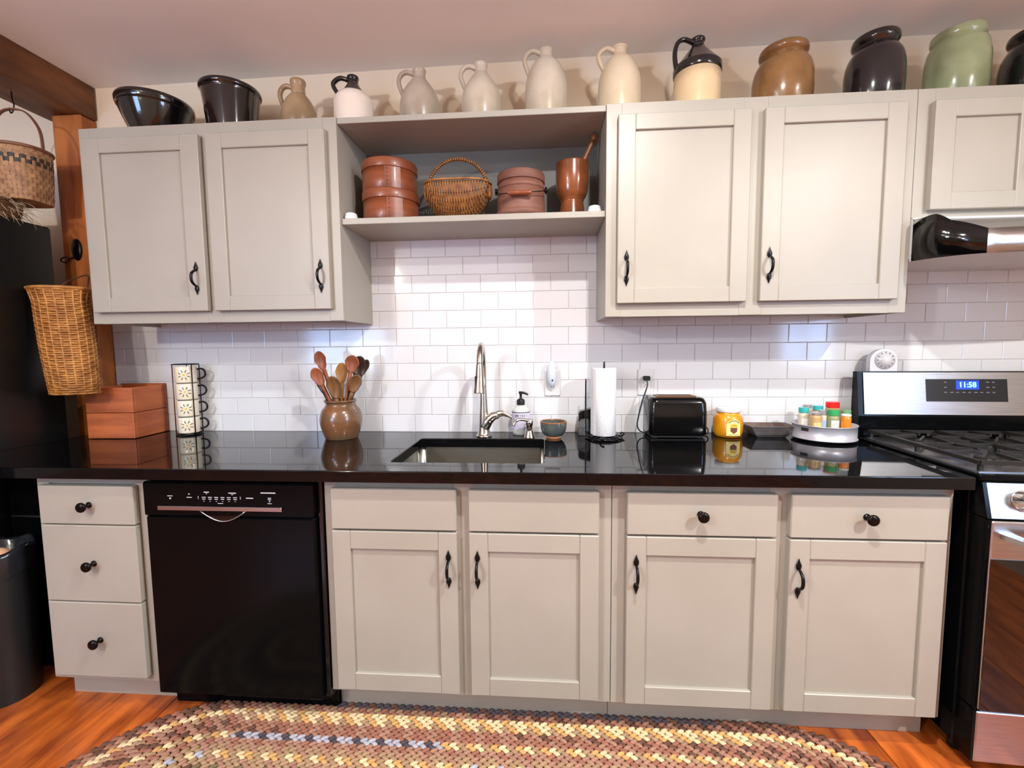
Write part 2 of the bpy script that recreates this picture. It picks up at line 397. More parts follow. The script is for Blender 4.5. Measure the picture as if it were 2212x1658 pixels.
# grout bed and subway tiles
TP, TZ = 0.154, 0.0778
gr = MB()
gr.box(-1.285, 2.80, 0.0025, 0.008, -0.02, 0.545)
gr.box(-0.03, 0.975, 0.0025, 0.008, 0.545, 0.86); gr.box(1.95, 2.80, 0.0025, 0.008, 0.545, 0.70)
gr.build('grout', 'grout', wb)
tcache = {}
def tile(x0, x1, z0, z1):
    if x1-x0 < 0.012 or z1-z0 < 0.008: return
    key = (round(x1-x0, 4), round(z1-z0, 4))
    if key not in tcache:
        g = 0.0009; mb = MB(); w_, h_ = key[0]-2*g, key[1]-2*g; c = 0.0016
        v = [(-w_/2,.0035,-h_/2),(w_/2,.0035,-h_/2),(w_/2,.0035,h_/2),(-w_/2,.0035,h_/2),(-w_/2,c,-h_/2),(w_/2,c,-h_/2),(w_/2,c,h_/2),(-w_/2,c,h_/2),
             (-w_/2+c,0,-h_/2+c),(w_/2-c,0,-h_/2+c),(w_/2-c,0,h_/2-c),(-w_/2+c,0,h_/2-c)]
        mb.add(v, [(8,9,10,11),(4,5,9,8),(5,6,10,9),(6,7,11,10),(7,4,8,11),(0,1,5,4),(1,2,6,5),(2,3,7,6),(3,0,4,7)])
        me = mb.mesh('tile', False); me.materials.append(MT['tile']); tcache[key] = me
    o = link('tile', tcache[key], wb); o.location = ((x0+x1)/2, random.uniform(-.0003, .0002), (z0+z1)/2)
for j in range(1, 12):
    z0, z1 = (j-1)*TZ, j*TZ
    spans = [(-1.285, 2.80)] if j <= 6 else ([(-1.285, 2.80)] if j == 7 else [(-0.03, 0.975), (1.95, 2.80)])
    zlim = 0.86
    for a, b in spans:
        top = z1 if a < 0 or b < 1 else min(z1, 0.70)
        if j == 7: top = z1
        if top - z0 < 0.01: continue
        off = 0.0 if j % 2 else 0.5
        k = math.floor(a/TP - off) + off
        while k*TP < b:
            tile(max(a, k*TP), min(b, (k+1)*TP), z0 if j > 1 else -0.0, min(top, zlim)); k += 1

# fixtures of the lights above; the hanging one is an added fill lamp
L()
for i, (x, y, z, pw, c, rad) in enumerate(LAMPS):
    cz = ceil_z(x)
    t = thing('ceiling_lamp', ['recessed ceiling downlight above the toaster end of the worktop', 'recessed ceiling downlight in front of the range', 'recessed ceiling downlight towards the dishwasher side of the room', 'added hanging fill lamp behind the camera towards the left of the room'][i], 'lamp', (x, y, cz))
    if i < 3:
        MB().lathe([(0.052, 0.0), (0.052, -0.006), (0.060, -0.010), (0.075, -0.006), (0.078, 0.0)], seg=32, cap0=False, cap1=False).build('trim_ring', 'winframe', t)
    else:
        MB().lathe([(0.07, 0.0), (0.07, -0.012), (0.045, -0.02)], seg=24).build('rose', 'winframe', t)
        MB().tube([(0, 0, -0.012), (0, 0, z-cz+rad+0.012)], 0.006).build('stem', 'winframe', t)
W()

# ================================================================== TIMBER FRAME, LEFT
tag(MB().box(-1.49, -1.28, YF+0.02, 0.006, 1.42, 1.566, 0.006).build('ceiling_beam', 'timber'), 'dark brown hewn timber beam under the ceiling at top left', 'beam')
tag(MB().box(-1.424, -1.287, -0.068, 0.006, ZF, 1.418, 0.005).build('timber_post', 'post'), 'orange pine corner post standing between black refrigerator and grey wall cabinet', 'post')
t = thing('refrigerator', 'tall black refrigerator at the left edge, side panel towards the worktop', 'refrigerator', (-1.73, -0.53, ZF))
MB().box(-2.10, -1.352, -0.86, -0.17, ZF+.02, 0.905, 0.008).build('body', 'fridge', t)
MB().box(-2.10, -1.352, -0.93, -0.872, ZF+.05, 0.90, 0.012).build('door', 'fridge', t)
for xx in (-2.05, -1.42):
    for yy in (-0.82, -0.24): MB().box(xx-.02, xx+.02, yy-.02, yy+.02, ZF, ZF+.02).build('foot', 'black_matte', t)

# ================================================================== CABINETS
def pull(parent, x, z, y, ln=0.128):
    """wrought iron bail pull with onion finials"""
    m = MB(); h = ln/2
    for sgn in (1, -1):
        pr = [(0.0005, 0.0), (0.0022, 0.006), (0.0050, 0.014), (0.0078, 0.020), (0.0085, 0.026), (0.0070, 0.032), (0.0042, 0.037)]
        mt = Matrix.Rotation(0 if sgn < 0 else PI, 3, 'X')
        m.lathe(prof_smooth(pr, 3), (x, y-0.0035, z + sgn*h), 14, sy=0.42, mat=mt)
    a = h - 0.034
    pts = [(x, y-0.004, z+a), (x, y-0.012, z+a*0.92), (x, y-0.026, z+a*0.55), (x, y-0.030, z), (x, y-0.026, z-a*0.55), (x, y-0.012, z-a*0.92), (x, y-0.004, z-a)]
    P = smoothpts(pts, 4); n = len(P)
    m.tube(P, [0.0034 + 0.0018*math.sin(PI*i/(n-1)) for i in range(n)], 8)
    return m.build('pull', 'iron', parent)

def knob(parent, x, z, y):
    m = MB(); mt = Matrix.Rotation(PI/2, 3, 'X')
    m.lathe(prof_smooth([(0.0105, 0), (0.010, 0.003), (0.006, 0.008), (0.0058, 0.014), (0.011, 0.019), (0.0165, 0.025), (0.016, 0.031), (0.010, 0.035), (0.0005, 0.036)], 3), (x, y, z), 20, mat=mt)
    return m.build('knob', 'bronze', parent)

def shaker(cab, x0, x1, z0, z1, yf, st=0.06, rl=0.06, px=None, pz=None, name='door'):
    m = MB(); th = 0.0238; c = 0.0022
    m.box(x0, x0+st, yf, yf+th, z0, z1, c); m.box(x1-st, x1, yf, yf+th, z0, z1, c)
    m.box(x0+st, x1-st, yf+.0003, yf+th, z1-rl, z1, c); m.box(x0+st, x1-st, yf+.0003, yf+th, z0, z0+rl, c)
    d = m.build(name, 'paint', cab)
    MB().box(x0+st-.004, x1-st+.004, yf+0.0105, yf+th-.003, z0+rl-.004, z1-rl+.004).build('panel', 'paint', d)
    if px is not None: pull(d, px, pz, yf)
    return d

def slab(cab, x0, x1, z0, z1, yf, kx=None, name='drawer'):
    d = MB().box(x0, x1, yf, yf+.0245, z0, z1, 0.003).build(name, 'paint', cab)
    if kx is not None: knob(d, kx, (z0+z1)/2+.002, yf)
    return d

YB = -0.600   # base face frame front; doors 25 mm proud
def base_cab(label, x0, x1, opens, z_open):
    t = thing('base_cabinet', label, 'cabinet', ((x0+x1)/2, YB/2, ZF))
    zt, zb = -0.0375, -0.772
    c = MB()
    c.box(x0, x0+.018, YB+.02, -.012, zb, zt); c.box(x1-.018, x1, YB+.02, -.012, zb, zt)
    c.box(x0+.018, x1-.018, YB+.02, -.012, zb, zb+.018); c.box(x0+.018, x1-.018, -.03, -.012, zb+.018, zt)
    c.build('carcass', 'paint', t)
    f = MB(); e = [x0] + [v for o in opens for v in o] + [x1]
    for i in range(0, len(e), 2): f.box(e[i], e[i+1], YB, YB+.02, zb, zt, 0.001)
    for a, b in opens:
        f.box(a, b, YB+.0004, YB+.02, zt-.03, zt); f.box(a, b, YB+.0004, YB+.02, zb, zb+.035)
        for zz in z_open: f.box(a, b, YB+.0004, YB+.02, zz-.016, zz+.016)
        f.box(a, b, YB+.012, YB+.019, zb+.035, zt-.03)
    f.build('face_frame', 'paint', t)
    MB().box(x0, x1, -0.54, -0.525, ZF, zb).build('toe_kick', 'paint', t)
    return t
t = base_cab('narrow grey base cabinet with three knobbed drawers left of dishwasher', -0.998, -0.584, [(-0.955, -0.64)], (-0.204, -0.4755))
for a, b in ((-0.202, -0.070), (-0.4735, -0.206), (-0.746, -0.4775)): slab(t, -0.969, -0.627, a, b, -0.625, -0.785)
t = base_cab('grey sink base cabinet with two doors and two plain false fronts', 0.021, 0.949, [(0.066, 0.447), (0.514, 0.895)], (-0.203,))
for a, b in ((0.052, 0.461), (0.500, 0.909)): slab(t, a, b, -0.200, -0.066, -0.625, None, 'false_front')
shaker(t, 0.052, 0.461, -0.750, -0.206, -0.625, .06, .06, 0.434, -0.324); shaker(t, 0.500, 0.909, -0.750, -0.206, -0.625, .06, .06, 0.527, -0.324)
t = base_cab('grey base cabinet with two knobbed drawers over two doors beside range', 0.951, 1.950, [(1.01, 1.425), (1.492, 1.905)], (-0.203,))
for a, b, kx in ((0.993, 1.439, 1.213), (1.477, 1.922, 1.692)): slab(t, a, b, -0.200, -0.067, -0.625, kx)
shaker(t, 0.993, 1.439, -0.755, -0.206, -0.625, .06, .06, 1.022, -0.325); shaker(t, 1.477, 1.922, -0.755, -0.206, -0.625, .06, .06, 1.503, -0.325)

YU = -0.298
ZU0, ZU1 = 0.488, 1.2376
def wall_cab(label, x0, x1, opens, z0=ZU0):
    t = thing('wall_cabinet', label, 'cabinet', ((x0+x1)/2, YU/2, z0))
    c = MB()
    c.box(x0, x0+.018, YU+.02, -.001, z0, ZU1); c.box(x1-.018, x1, YU+.02, -.001, z0, ZU1)
    c.box(x0+.018, x1-.018, YU+.02, -.001, ZU1-.018, ZU1); c.box(x0+.018, x1-.018, YU+.02, -.001, z0+.012, z0+.03)
    c.box(x0+.018, x1-.018, -.012, -.001, z0+.03, ZU1-.018)
    c.build('carcass', 'paint', t)
    f = MB(); e = [x0] + [v for o in opens for v in o] + [x1]
    for i in range(0, len(e), 2): f.box(e[i], e[i+1], YU, YU+.02, z0, ZU1, 0.001)
    for a, b in opens:
        f.box(a, b, YU+.0004, YU+.02, ZU1-.06, ZU1); f.box(a, b, YU+.0004, YU+.02, z0, z0+.058); f.box(a, b, YU+.013, YU+.019, z0+.058, ZU1-.06)
    f.build('face_frame', 'paint', t)
    return t
t = wall_cab('grey two-door wall cabinet at left, above the crock of spoons', -1.058, -0.0275, [(-1.015, -0.575), (-0.51, -0.08)])
shaker(t, -1.030, -0.557, 0.531, 1.190, -0.322, .072, .056, -0.592, 0.655); shaker(t, -0.528, -0.066, 0.531, 1.190, -0.322, .062, .056, -0.098, 0.654)
t = wall_cab('grey two-door wall cabinet at right, above toaster and honey jar', 0.965, 2.008, [(1.02, 1.44), (1.52, 1.95)])
shaker(t, 1.004, 1.457, 0.534, 1.190, -0.322, .06, .054, 1.036, 0.658); shaker(t, 1.502, 1.964, 0.534, 1.190, -0.322, .063, .054, 1.529, 0.658)
t = wall_cab('short grey wall cabinet mounted over the range hood', 2.010, 2.775, [(2.065, 2.37), (2.41, 2.72)], 0.812)
shaker(t, 2.051, 2.385, 0.833, 1.190, -0.322, .066, .056, 2.352, 0.955); shaker(t, 2.400, 2.734, 0.833, 1.190, -0.322, .066, .056, 2.432, 0.955)

# open shelf between the wall cabinets
t = thing('open_shelf', 'open grey shelf unit between the two wall cabinets holding baskets and wooden boxes', 'shelf', (0.468, -0.145, 0.85))
MB().box(-0.0270, 0.9645, -0.292, -0.001, 1.2155, 1.2370, 0.0015).build('top_board', 'paint_in', t)
MB().box(-0.0270, 0.9645, -0.284, -0.001, 0.851, 0.8735, 0.0015).build('shelf_board', 'paint_in', t)
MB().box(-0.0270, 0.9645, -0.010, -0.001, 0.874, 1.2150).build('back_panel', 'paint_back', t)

# ================================================================== COUNTERTOP
def countertop():
    bm = bmesh.new()
    outer = [(-1.347,-.655),(1.958,-.655),(1.985,-.0005),(-1.286,-.0005),(-1.286,-.07),(-1.347,-.07)]
    r = 0.018; x0, x1, y0, y1 = 0.222, 0.738, -0.542, -0.146; inner = []
    for cx, cy, a0 in ((x1-r,y1-r,0),(x0+r,y1-r,90),(x0+r,y0+r,180),(x1-r,y0+r,270)):
        for k in range(5): a = math.radians(a0+k*22.5); inner.append((cx+r*math.cos(a), cy+r*math.sin(a)))
    for loop in (outer, inner):
        vs = [bm.verts.new((a, b, 0)) for a, b in loop]
        for i in range(len(vs)): bm.edges.new((vs[i], vs[(i+1) % len(vs)]))
    bmesh.ops.triangle_fill(bm, edges=bm.edges[:], use_beauty=True)
    res = bmesh.ops.extrude_face_region(bm, geom=bm.faces[:])
    bmesh.ops.translate(bm, verts=[v for v in res['geom'] if isinstance(v, bmesh.types.BMVert)], vec=(0, 0, -0.0365))
    bmesh.ops.recalc_face_normals(bm, faces=bm.faces)
    ed = [e for e in bm.edges if len(e.link_faces) == 2 and e.calc_face_angle(0) > 1.0 and abs(e.verts[0].co.z-e.verts[1].co.z) < 1e-5 and e.verts[0].co.z > -0.001]
    bmesh.ops.bevel(bm, geom=ed, offset=0.003, segments=2, profile=0.5, affect='EDGES')
    me = bpy.data.meshes.new('countertop'); bm.to_mesh(me); bm.free(); me.materials.append(MT['granite'])
    return link('countertop', me)
tag(countertop(), 'long polished black stone countertop with a sink cut-out', 'countertop')
# black filler behind the bin, under the counter's left end
t = thing('filler_cabinet', 'black filler cabinet with thin metal edge under the counter behind the bin', 'cabinet', (-1.17, -0.40, ZF))
MB().box(-1.345, -1.002, -0.42, -0.40, ZF, -0.038).build('board', 'black_app', t)
MB().box(-1.34, -1.006, -0.4235, -0.4205, -0.262, -0.256).build('edge_strip', 'steel', t)

# undermount sink
t = thing('sink', 'rectangular stainless steel sink set under the black countertop', 'sink', (0.48, -0.344, -0.24))
m = MB(); x0, x1, y0, y1 = 0.210, 0.750, -0.554, -0.134
m.box(x0-.012, x0, y0-.012, y1+.012, -0.235, -0.037); m.box(x1, x1+.012, y0-.012, y1+.012, -0.235, -0.037)
m.box(x0, x1, y0-.012, y0, -0.235, -0.037); m.box(x0, x1, y1, y1+.012, -0.235, -0.037); m.box(x0, x1, y0, y1, -0.235, -0.225)
for cx, cy in ((x0, y0), (x1, y0), (x0, y1), (x1, y1)):
    sx = 1 if cx == x0 else -1; sy = 1 if cy == y0 else -1; R = .03
    pts = [(cx, cy)] + [(cx+sx*(R-R*math.sin(a)), cy+sy*(R-R*math.cos(a))) for a in [i*PI/12 for i in range(7)]]
    m.prism(pts, -0.225, -0.0375, 'z', True)
m.build('basin', 'steel_sink', t)
MB().lathe([(0.045, -0.2245), (0.045, -0.222), (0.03, -0.2215), (0.012, -0.2235)], (0.48, -0.33, 0), 24).build('drain', 'chrome', t)

# ================================================================== DISHWASHER
t = thing('dishwasher', 'black built-in dishwasher with silver handle strip', 'dishwasher', (-0.28, -0.3, ZF))
MB().box(-0.580, 0.017, -0.59, -0.02, -0.80, -0.040).build('tub', 'black_matte', t)
d = MB().box(-0.580, 0.000, -0.632, -0.592, -0.79, -0.165, 0.006).build('door', 'black_app', t)
p_ = MB().box(-0.580, 0.000, -0.638, -0.592, -0.1635, -0.048, 0.006).build('control_panel', 'black_app', t)
MB().box(-0.525, -0.102, -0.6435, -0.638, -0.141, -0.127, 0.0015).build('handle_strip', 'steel', p_)
arc = [(-0.385+0.16*i/12, -0.141-0.036*math.sin(PI*i/12)) for i in range(13)]
m = MB(); m.prism(arc + [(-0.225, -0.139), (-0.385, -0.139)], -0.6365, -0.6325, 'y'); m.build('finger_recess', 'black_gloss', d)
MB().tube([(a, -0.6375, b) for a, b in arc], 0.0022, 6).build('recess_lip', 'steel', d)
m = MB()
def dash(x, z, wd, h=0.0022): m.box(x-wd/2, x+wd/2, -0.6386, -0.6379, z-h/2, z+h/2)
dash(-.482,-.094,.018); dash(-.482,-.102,.005,.005); dash(-.416,-.098,.018); dash(-.416,-.087,.005,.003); dash(-.356,-.080,.018,.003); dash(-.356,-.085,.005,.0015)
dash(-.268,-.082,.026,.003); dash(-.268,-.087,.007,.0015); dash(-.147,-.080,.050,.0032); dash(-.143,-.097,.011); dash(-.143,-.102,.010); dash(-.143,-.108,.004,.003); dash(-.143,-.115,.014,.0018)
dash(-.210,-.098,.024,.003); dash(-.31,-.117,.018,.0018); dash(-.385,-.098,.0012,.010); dash(-.241,-.098,.0012,.010)
for i in range(6):
    xx = -.366+.0214*i; dash(xx,-.097,.013,.0022); dash(xx,-.103,.011,.0022); dash(xx,-.110,.004,.0014)
m.build('printed_marks', 'mark', p_)
MB().box(0.002, 0.0175, -0.612, -0.592, -0.79, -0.048, 0.002).build('side_trim', 'black_gloss', t)
MB().box(-0.580, 0.017, -0.56, -0.54, ZF, -0.801).build('kick_plate', 'black_app', t)

# ================================================================== FAUCET, SINK-SIDE THINGS
t = thing('faucet', 'brushed nickel pull-down kitchen faucet with gooseneck spout behind sink', 'faucet', (0.482, -0.098, 0.0))
L()
MB().lathe(prof_smooth([(0.034, 0), (0.034, 0.006), (0.028, 0.014), (0.0225, 0.04), (0.0195, 0.09), (0.0165, 0.14), (0.0145, 0.19), (0.0135, 0.215)], 3), seg=28).build('body', 'nickel', t)
P = smoothpts([(0,0,.21),(0,0,.27),(.001,-.012,.327),(.004,-.055,.376),(.008,-.115,.387),(.011,-.165,.357),(.012,-.185,.315)], 6)
MB().tube(P, [0.0135 - 0.0012*i/len(P) for i in range(len(P))], 16).build('spout', 'nickel', t)
mt = Matrix.Rotation(math.radians(-8), 3, 'X')
h = MB().lathe(prof_smooth([(0.0125, 0.0), (0.0140, -0.012), (0.0155, -0.04), (0.019, -0.08), (0.0225, -0.108), (0.0225, -0.113), (0.017, -0.114)], 3), (.012,-.186,.318), 24, mat=mt).build('spray_head', 'nickel', t)
MB().box(-0.004,0.006,-0.211,-0.203,.222,.272,.002).build('spray_button', 'black_matte', h)
m = MB()
m.tube(smoothpts([(0.002,-.002,.040),(.020,-.005,.070),(.042,-.009,.089),(.062,-.012,.095)], 5), [0.023]*5+[0.021]*3+[0.019]*3+[0.0168]*5, 16)
m.build('handle_hub', 'nickel', t)
m = MB(); m.tube(smoothpts([(.060,-.012,.098),(.080,-.016,.102),(.100,-.02,.095),(.122,-.025,.085)], 5), [0.015,.0148,.0145,.014,.0135,.013,.012,.011,.010,.009,.008,.007,.006,.005,.005,.004], 12, flat=0.6)
m.build('lever', 'nickel', t)
t = thing('soap_dispenser', 'small nickel built-in soap dispenser pump right of the faucet', 'soap dispenser', (0.677, -0.118, 0.0))
MB().lathe(prof_smooth([(0.0235, 0), (0.0230, 0.004), (0.0165, 0.026), (0.0155, 0.030)], 3), seg=24).build('collar', 'nickel', t)
MB().lathe([(0.0125, 0.030), (0.0125, 0.052), (0.015, 0.053), (0.0165, 0.070), (0.013, 0.074)], seg=24).build('pump_head', 'nickel', t)
m = MB(); m.tube(smoothpts([(0.012,-.002,.071),(-.012,-.010,.076),(-.038,-.022,.081),(-.056,-.032,.074),(-.066,-.038,.056)], 5), [.0075]*10+[.007]*5+[.006]*6, 10, flat=1.3); m.build('spout', 'nickel', t)
# liquid soap bottle
t = thing('soap_bottle', 'white hand soap bottle with lavender label and black pump', 'bottle', (0.638, -0.046, 0.0))
MB().lathe(prof_smooth([(0.030, 0), (0.036, 0.008), (0.0385, 0.03), (0.0385, 0.098), (0.034, 0.114), (0.022, 0.124), (0.0155, 0.128), (0.0155, 0.132)], 3), seg=32).build('bottle', 'soap', t)
lb = MB().lathe([(0.0388, 0.026), (0.0390, 0.0265), (0.0390, 0.0985), (0.0388, 0.099)], seg=48, cap0=False, cap1=False).build('label', 'lav', t)
wrap = lambda R, x0, z0: (lambda a, b: (R*math.sin((a+x0)/R), -R*math.cos((a+x0)/R), z0+b))
m = MB(); text_mb(m, "MEYER'S", 0.0155, wrap(.0394, .004, .086), .0003); text_mb(m, "Mrs.", 0.006, wrap(.0394, -.033, .088)); text_mb(m, "CLEAN DAY", 0.0075, wrap(.0394, .002, .0755))
m.build('lettering', 'lavink', lb)
m = MB()
for i in range(6): m.lathe([(.0392, .066-.006*i), (.0393, .067-.006*i)], seg=40, cap0=False, cap1=False) if i == 0 else None
m.lathe([(0.0391, 0.0975), (0.0394, 0.098), (0.0394, 0.1015), (0.0389, 0.102)], seg=48, cap0=False, cap1=False)
m.build('label_band', 'lavink', lb)
m = MB(); m.lathe([(0.0165, 0.130), (0.0172, 0.132), (0.0172, 0.150), (0.013, 0.155), (0.0055, 0.158), (0.0055, 0.176), (0.009, 0.180), (0.009, 0.184)], seg=20)
m.tube([(-.008,-.002,.184),(.010,-.004,.183),(.026,-.008,.178),(.032,-.010,.174)], [.0055,.0055,.0045,.0035], 8); m.build('pump', 'black_matte', t)
# glazed bowl
t = thing('pottery_bowl', 'small grey-green glazed pottery bowl with rust rim by the sink', 'bowl', (0.778, -0.120, 0.0))
MB().lathe(prof_smooth([(0.030, 0.008), (0.042, 0.016), (0.052, 0.035), (0.0555, 0.058), (0.0558, 0.066)], 4), seg=36, cap1=False).build('outside', 'bowlglaze', t)
MB().lathe(prof_smooth([(0.0558, 0.066), (0.0562, 0.070), (0.0535, 0.0715), (0.051, 0.068)], 3), seg=36, cap0=False, cap1=False).build('rim', 'bowlrim', t)
MB().lathe(prof_smooth([(0.051, 0.068), (0.049, 0.045), (0.038, 0.024), (0.0005, 0.018)], 4), seg=36, cap0=False).build('inside', 'bowlglaze', t)
MB().lathe([(0.029, 0), (0.031, 0.002), (0.0305, 0.009)], seg=32).build('foot', 'footclay', t)
# paper towel and holder
t = thing('paper_towel_holder', 'black wire paper towel holder with scrolled base and side arm', 'paper towel holder', (0.985, -0.128, 0.0))
m = MB()
for rr, zz in ((0.072, 0.0055), (0.056, 0.0085)): m.tube([(rr*math.cos(a), rr*math.sin(a), zz) for a in [2*PI*i/40 for i in range(40)]], 0.0035, 7, closed=True)
for a0 in (0.2, 2.3, 4.4):
    m.tube(smoothpts([(0.0,0,.012),(.04*math.cos(a0),.04*math.sin(a0),.012),(.075*math.cos(a0),.075*math.sin(a0),.010),(.092*math.cos(a0+.1),.092*math.sin(a0+.1),.014),(.086*math.cos(a0+.2),.086*math.sin(a0+.2),.019),(.078*math.cos(a0+.15),.078*math.sin(a0+.15),.015)], 5), 0.0032, 6)
    m.ell((.078*math.cos(a0), .078*math.sin(a0), .0045), .0055, .0055, .0045, 8, 6)
m.build('base', 'iron', t)
MB().tube([(0,0,.010),(0,0,.300),(0,0,.318)], [.004,.004,.003], 8).build('rod', 'iron', t)
MB().tube(smoothpts([(-.060,0,.008),(-.072,.002,.02),(-.074,.004,.12),(-.074,.004,.236),(-.074,.004,.243)], 4), 0.0030, 7).build('side_arm', 'iron', t)
t2 = thing('paper_towel_roll', 'white quilted paper towel roll standing on the wire holder', 'paper towel', (0.985, -0.128, 0.0162))
m = MB(); pr = [(0.0475, 0), (0.0485, .001), (0.0485, .275), (0.0475, .276)]
m.lathe(pr, seg=40, cap0=False, cap1=False)
m.lathe([(0.0475, .276), (0.020, .2755), (0.019, .27), (0.019, 0.004), (0.020, 0.0), (0.0475, 0)], seg=40, cap0=False, cap1=False); m.build('roll', 'paper', t2)
m = MB()
fl_ = [(-.0485*math.cos(a)-.0006, -.0485*math.sin(a)-.0006) for a in [0.15*i for i in range(0, 6)]]
loose = [(-.052, .020), (-.0525, .004)] + fl_
m.add([(a, b, .002) for a, b in loose] + [(a, b, .272) for a, b in loose], [(i, i+1, i+1+len(loose), i+len(loose)) for i in range(len(loose)-1)], True); m.build('loose_sheet', 'paper', t2)
# dark clear bottle behind roll
t = thing('dish_brush_bottle', 'clear bottle with slanted black cap behind the paper towel roll', 'bottle', (0.912, -0.045, 0.0))
MB().lathe(prof_smooth([(0.026, 0), (0.029, 0.004), (0.030, 0.06), (0.026, 0.07), (0.02, 0.074)], 3), seg=24).build('bottle', 'clear', t)
MB().lathe([(0.0265, 0.003), (0.0268, 0.03), (0.0005, 0.031)], seg=20).build('contents', 'black_matte', t)
MB().prism([(-.024,.062),(-.026,.094),(-.018,.104),(.030,.116),(.030,.030),(.006,.030),(.002,.060)], -.022, .022, 'y').build('cap', 'black_gloss', t)

# ================================================================== OUTLETS
def plate(name_label, x, z):
    t = thing('wall_outlet', name_label, 'outlet', (x, -0.0005, z))
    MB().box(-.0345, .0345, -.0065, 0, -.0575, .0575, .003).build('cover_plate', 'outlet', t)
    for zz in (.0195, -.0195):
        f = MB().lathe([(0.0165, 0), (0.0165, 0.0015)], (0, -.0065, zz), 24, mat=Matrix.Rotation(PI/2, 3, 'X')).build('socket', 'outlet', t)
        m = MB(); m.box(-.0075, -.0055, -.0084, -.0078, zz-.003, zz+.005); m.box(.0055, .0075, -.0084, -.0078, zz-.003, zz+.004); m.lathe([(0.0022, 0), (0.0022, .0006)], (0, -.0078, zz+.010 if zz < 0 else zz-.009), 8, mat=Matrix.Rotation(PI/2, 3, 'X'))
        m.build('slots', 'slot', f)
    return t
plate('white wall outlet with a night light, above the pottery bowl', 0.776, 0.221)
plate('white wall outlet with black plug, above the toaster', 1.180, 0.223)
t = thing('night_light', 'oval frosted night light plugged into the outlet above the bowl', 'night light', (0.7735, -0.0085, 0.262))
MB().ell((0, -.019, 0), .0215, .018, .056, 20, 14).build('shade', 'night', t)
m = MB().lathe([(0.004, 0), (0.004, .001)], (0.002, -.0362, -.026), 10, mat=Matrix.Rotation(PI/2, 3, 'X')); m.build('sensor', 'slot', t)

# ================================================================== CROCK AND SPOONS
t = thing('stoneware_crock', 'round brown stoneware crock holding wooden spoons', 'crock', (-0.127, -0.140, 0.0))
m = MB(); m.lathe(prof_smooth([(0.064, 0), (0.067, 0.004), (0.076, 0.028), (0.085, 0.062), (0.0865, 0.088), (0.078, 0.120), (0.064, 0.138), (0.061, 0.145), (0.062, 0.154), (0.067, 0.158)], 3), seg=44, cap1=False)
m.lathe(prof_smooth([(0.067, .158), (0.0675, .162), (0.064, .165), (0.059, .163)], 3), seg=44, cap0=False, cap1=False)
m.lathe(prof_smooth([(0.059, .163), (0.056, .145), (0.070, .11), (0.078, .07), (0.062, .012), (.0005, .010)], 3), seg=44, cap0=False); m.build('pot', 'crock', t)
CX, CY = -0.127, -0.140
def spoon(label, tip, dy, bw, bl, mat, twist=0.0, lean=0.0):
    T = Vector((tip[0], CY+dy, tip[1])); dirx = (T.x-CX)
    B = Vector((CX - dirx*0.18, CY - dy*0.25, 0.018))
    # keep the shank inside the neck of the crock
    a = (T-B).normalized(); n = Vector((math.sin(twist), -math.cos(twist), 0)); n = (n - a*n.dot(a)).normalized(); s = a.cross(n)
    o = MB(); rings = 6; seg = 18; c = T - a*bl
    vs = []; fs = []
    for side in (0, 1):
        for i in range(rings+1):
            rho = i/rings
            for k in range(seg):
                th = 2*PI*k/seg; ax_ = math.cos(th)*rho*bl; sx = math.sin(th)*rho*bw*(1.0 - 0.18*(-math.cos(th) > 0)*rho)
                d = (-0.010*(1-rho**2) if side == 0 else -0.010*(1-rho**2)-0.0055*(1-rho**4)) + .003
                vs.append(c + a*ax_ + s*sx + n*d)
    st = (rings+1)*seg
    for side in (0, 1):
        for i in range(rings):
            for k in range(seg):
                k2 = (k+1) % seg; q = (side*st+i*seg+k, side*st+i*seg+k2, side*st+(i+1)*seg+k2, side*st+(i+1)*seg+k); fs.append(q if side else q[::-1])
    o.add(vs, fs, True)
    e = c - a*bl*0.92; n_ = 8
    o.tube([B + (e-B)*(i/n_) - n*0.001 for i in range(n_+1)], [0.0055+0.0038*(i/n_)**2 for i in range(n_+1)], 8)
    off = tuple(B)
    o.v = [(x-off[0], y-off[1], z-off[2]) for x, y, z in o.v]
    return tag(o.build('wooden_spoon', mat), label, 'spoon', off, 'wooden spoons in the crock')
X_ = lambda px: CX + (px-734)*0.00190
Z_ = lambda py: 0.165 + (862-py)*0.00192
spoon('longest reddish wooden spoon leaning left, highest in the crock', (X_(685), Z_(755)), .005, .027, .043, 'spoonA')
spoon('reddish-brown wooden spoon leaning left just below the highest one', (X_(683), Z_(791)), -.030, .027, .042, 'spoonA', .3)
spoon('dark edged wooden spoon lowest at the left of the crock', (X_(679), Z_(815)), .010, .022, .038, 'spoonD', -.6)
spoon('wide brown wooden spoon upright in the front centre of the crock', (X_(727), Z_(808)), -.040, .034, .052, 'spoonB')
spoon('yellowish wooden spoon upright behind the centre of the crock', (X_(734), Z_(781)), .030, .029, .046, 'spoonC')
spoon('round orange-red wooden spoon leaning right in the crock', (X_(771), Z_(764)), -.012, .032, .039, 'spoonA')
spoon('dark wooden spoon just behind the round orange-red one', (X_(781), Z_(766)), .018, .029, .043, 'spoonD', .5)
spoon('blackened spoon farthest right in the crock', (X_(791), Z_(774)), .038, .020, .038, 'spoonD', .8)
spoon('olive-brown spoon leaning right, lowest at the crock right side', (X_(781), Z_(806)), -.022, .027, .043, 'spoonB', .5)

